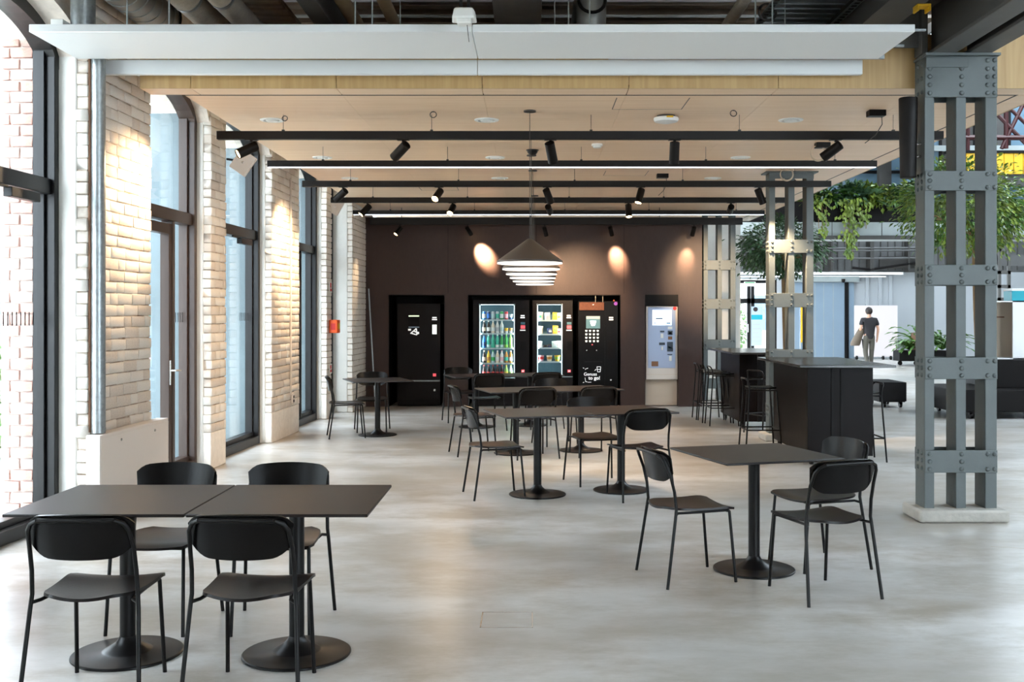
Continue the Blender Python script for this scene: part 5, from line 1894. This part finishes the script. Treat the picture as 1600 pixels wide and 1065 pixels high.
# five fingers on each hand
for (hi, base, sgn) in ((19, Vector((.275, .08, .83)), 1), (20, Vector((-.17, .23, 1.01)), -1)):
    for k in range(5):
        if k == 0:
            p1 = base + Vector((-.012 * sgn, .035, .015))
            p2 = p1 + Vector((-.01 * sgn, .02, -.03))
        else:
            p1 = base + Vector((0, .034 - .021 * (k - 1), -.008))
            L = (.05, .058, .054, .042)[k - 1]
            p2 = p1 + Vector((-.012 * sgn, .006, -L))
        i = len(N)
        N.append((p1.x, p1.y, p1.z, .0095))
        N.append((p2.x, p2.y, p2.z, .008))
        E += [(hi, i), (i, i + 1)]
body = skin('body', N, E, 'skin', man)
skin('shirt', [(0, 0, .83, (.168, .132)), (0, 0, .98, (.172, .132)), (0, 0, 1.16, (.172, .13)), (0, 0, 1.36, (.195, .135)), (0, -.008, 1.47, (.11, .09)), (0, 0, 1.525, (.066, .066)),
               (-.20, 0, 1.44, .078), (-.252, -.012, 1.26, .068), (.20, 0, 1.44, .078), (.252, -.012, 1.25, .068)],
     [(0, 1), (1, 2), (2, 3), (3, 4), (4, 5), (3, 6), (6, 7), (3, 8), (8, 9)], 'shirt', man)
skin('trousers', [(0, 0, 1.08, (.155, .118)), (0, 0, .93, (.16, .12)), (-.092, 0, .86, .10), (-.10, .035, .50, .074), (-.092, -.09, .12, .060),
                  (.092, .01, .86, .10), (.10, .065, .50, .074), (.092, .095, .10, .060)],
     [(0, 1), (1, 2), (2, 3), (3, 4), (1, 5), (5, 6), (6, 7)], 'trousers', man)
hr = MB()


def hairf(u, v):
    a = u * 2 * PI
    ph = v * PI * .80
    front = max(0, math.sin(a))
    ph *= 1 - .52 * front
    r_ = Vector((math.sin(ph) * math.cos(a) * .097, math.sin(ph) * math.sin(a) * .112, math.cos(ph) * .115))
    return r_ + Vector((0, .018, 1.70))


hr.shell(hairf, 20, 10, .012)
hr.build('hair', 'hair', man)
for s_, y_, z_ in ((-1, -.07, .045), (1, .15, .045)):
    def shoe(u, v, s=s_, y0=y_):
        a = u * 2 * PI
        return (s * .09 + .047 * math.cos(a) * (1 - .25 * v * v), y0 - .02 + .135 * math.sin(a) * (1 - .2 * v) - .02 * v, .008 + .085 * v)
    MB().shell(shoe, 16, 5, .012).build('shoe', 'shoe', man)
for s_ in (-1, 1):
    MB().lathe([(.0001, -.028), (.012, -.02), (.016, 0), (.012, .024), (.0001, .03)], 10, c=(s_ * .092, .02, 1.665)).build('ear', 'skin', man)
MB().lathe([(.0001, 0), (.018, .012), (.010, .05), (.0001, .055)], 8, c=(0, .118, 1.645)).build('nose', 'skin', man)
for s_ in (-1, 1):
    MB().lathe([(.0001, -.012), (.012, 0), (.0001, .012)], 8, c=(s_ * .034, .098, 1.69)).build('eye', 'white_plastic', man)
MB().box(-.025, .025, .10, .112, 1.615, 1.623).build('mouth', 'pack_red', man)
t = thing('shoulder_bag', 'brown bag tucked under the left arm of walking man', 'bag', (gx(1358, 31) - .40, 31.06, .66), R(10))


def bagf(u, v):
    a = u * 2 * PI
    w = .15 * (1 - .35 * v) * (1 if v > .04 else .8)
    return (w * math.cos(a) + .24 * v ** 1.3, .12 * math.sin(a) * (1 - .2 * v), .02 + .50 * v)


MB().shell(bagf, 18, 10, .014).build('pouch', 'bag', t)
MB().lathe([(.0001, 0), (.12, .0), (.12, .02), (.0001, .02)], 16, c=(0, 0, .015)).build('bottom', 'bag', t)
MB().tube([(.10, -.02, .46), (.16, -.05, .62), (.22, -.02, .70), (.27, .03, .60), (.28, .02, .48)], .012, 6).build('strap', 'bag', t)
MB().tube([(.20, -.06, .22), (.22, -.07, .02), (.24, -.05, -.06)], .02, 6).build('jacket_sleeve', 'shirt', t)

# ================================================================== OUTSIDE
struct('ground', MB().box(-45, -4.25, -20, 60, -.35, -.06), 'ground', 'pale paving outside', smooth=False)
struct('ground', MB().box(-4, 40, HY + .3, 75, -.35, -.02), 'ground', 'pale paving beyond the entrance', smooth=False)
fb = thing('neighbour_building', 'pale building across the yard seen through windows', 'building', (-24, 0, -.06))
MB().box(-3, 0, -15, 60, 0, 9).build('facade', 'facade', fb, smooth=False)
for k in range(16):
    for z in (1.0, 4.6):
        MB().box(0, .04, -12 + 4.4 * k, -10 + 4.4 * k, z, z + 2.0).build('window', 'facade_glass', fb, smooth=False)
fb = thing('blue_building', 'blue grey building at the end of the yard outside', 'building', (0, 46, -.06))
MB().box(-23.9, -7, 0, 4, 0, 11).build('facade', 'hall_blue', fb, smooth=False)
for k in range(7):
    for z in (.6, 4.0, 7.4):
        MB().box(-9.2 - 2.2 * k, -7.8 - 2.2 * k, -.05, 0, z, z + 2.3).build('window', 'facade_glass', fb, smooth=False)
fb = thing('white_building', 'white building beyond the entrance doors', 'building', (0, 66, -.02))
MB().box(-4, 40, 0, 3, 0, 8).build('facade', 'facade', fb, smooth=False)
for k in range(12):
    MB().box(-2 + 3.2 * k, -.6 + 3.2 * k, -.04, 0, .6, 2.8).build('window', 'facade_glass', fb, smooth=False)
rr = random.Random(33)
for i, (x, y, s_, lab) in enumerate(((-6.25, 12.0, .8, 'green shrub outside the large left window'), (-7.6, 15.4, .9, 'shrub outside beyond the left window'), (-6.6, 20, .9, 'shrub outside the far windows'), (-5.7, 10.2, .45, 'low shrub outside close to window'))):
    t = thing('shrub', lab, 'shrub', (x, y, -.06), 0, 'shrubs outside')
    crown(rr, (0, 0, .75 * s_), (.6 * s_, .6 * s_, .75 * s_), 900, .13).build('foliage', 'leaf_d', t, smooth=False)['kind'] = 'stuff'
    MB().tube([(0, 0, 0), (0, 0, .6 * s_)], .03, 6).build('stem', 'bark', t)
t = thing('shrub', 'green bush outside the entrance doors', 'shrub', (gx(1152, 46), 46, -.02), 0, 'shrubs outside')
crown(rr, (0, 0, 1.1), (.5, .5, 1.0), 700, .16).build('foliage', 'leaf_d', t, smooth=False)['kind'] = 'stuff'
MB().tube([(0, 0, 0), (0, 0, .8)], .03, 6).build('stem', 'bark', t)
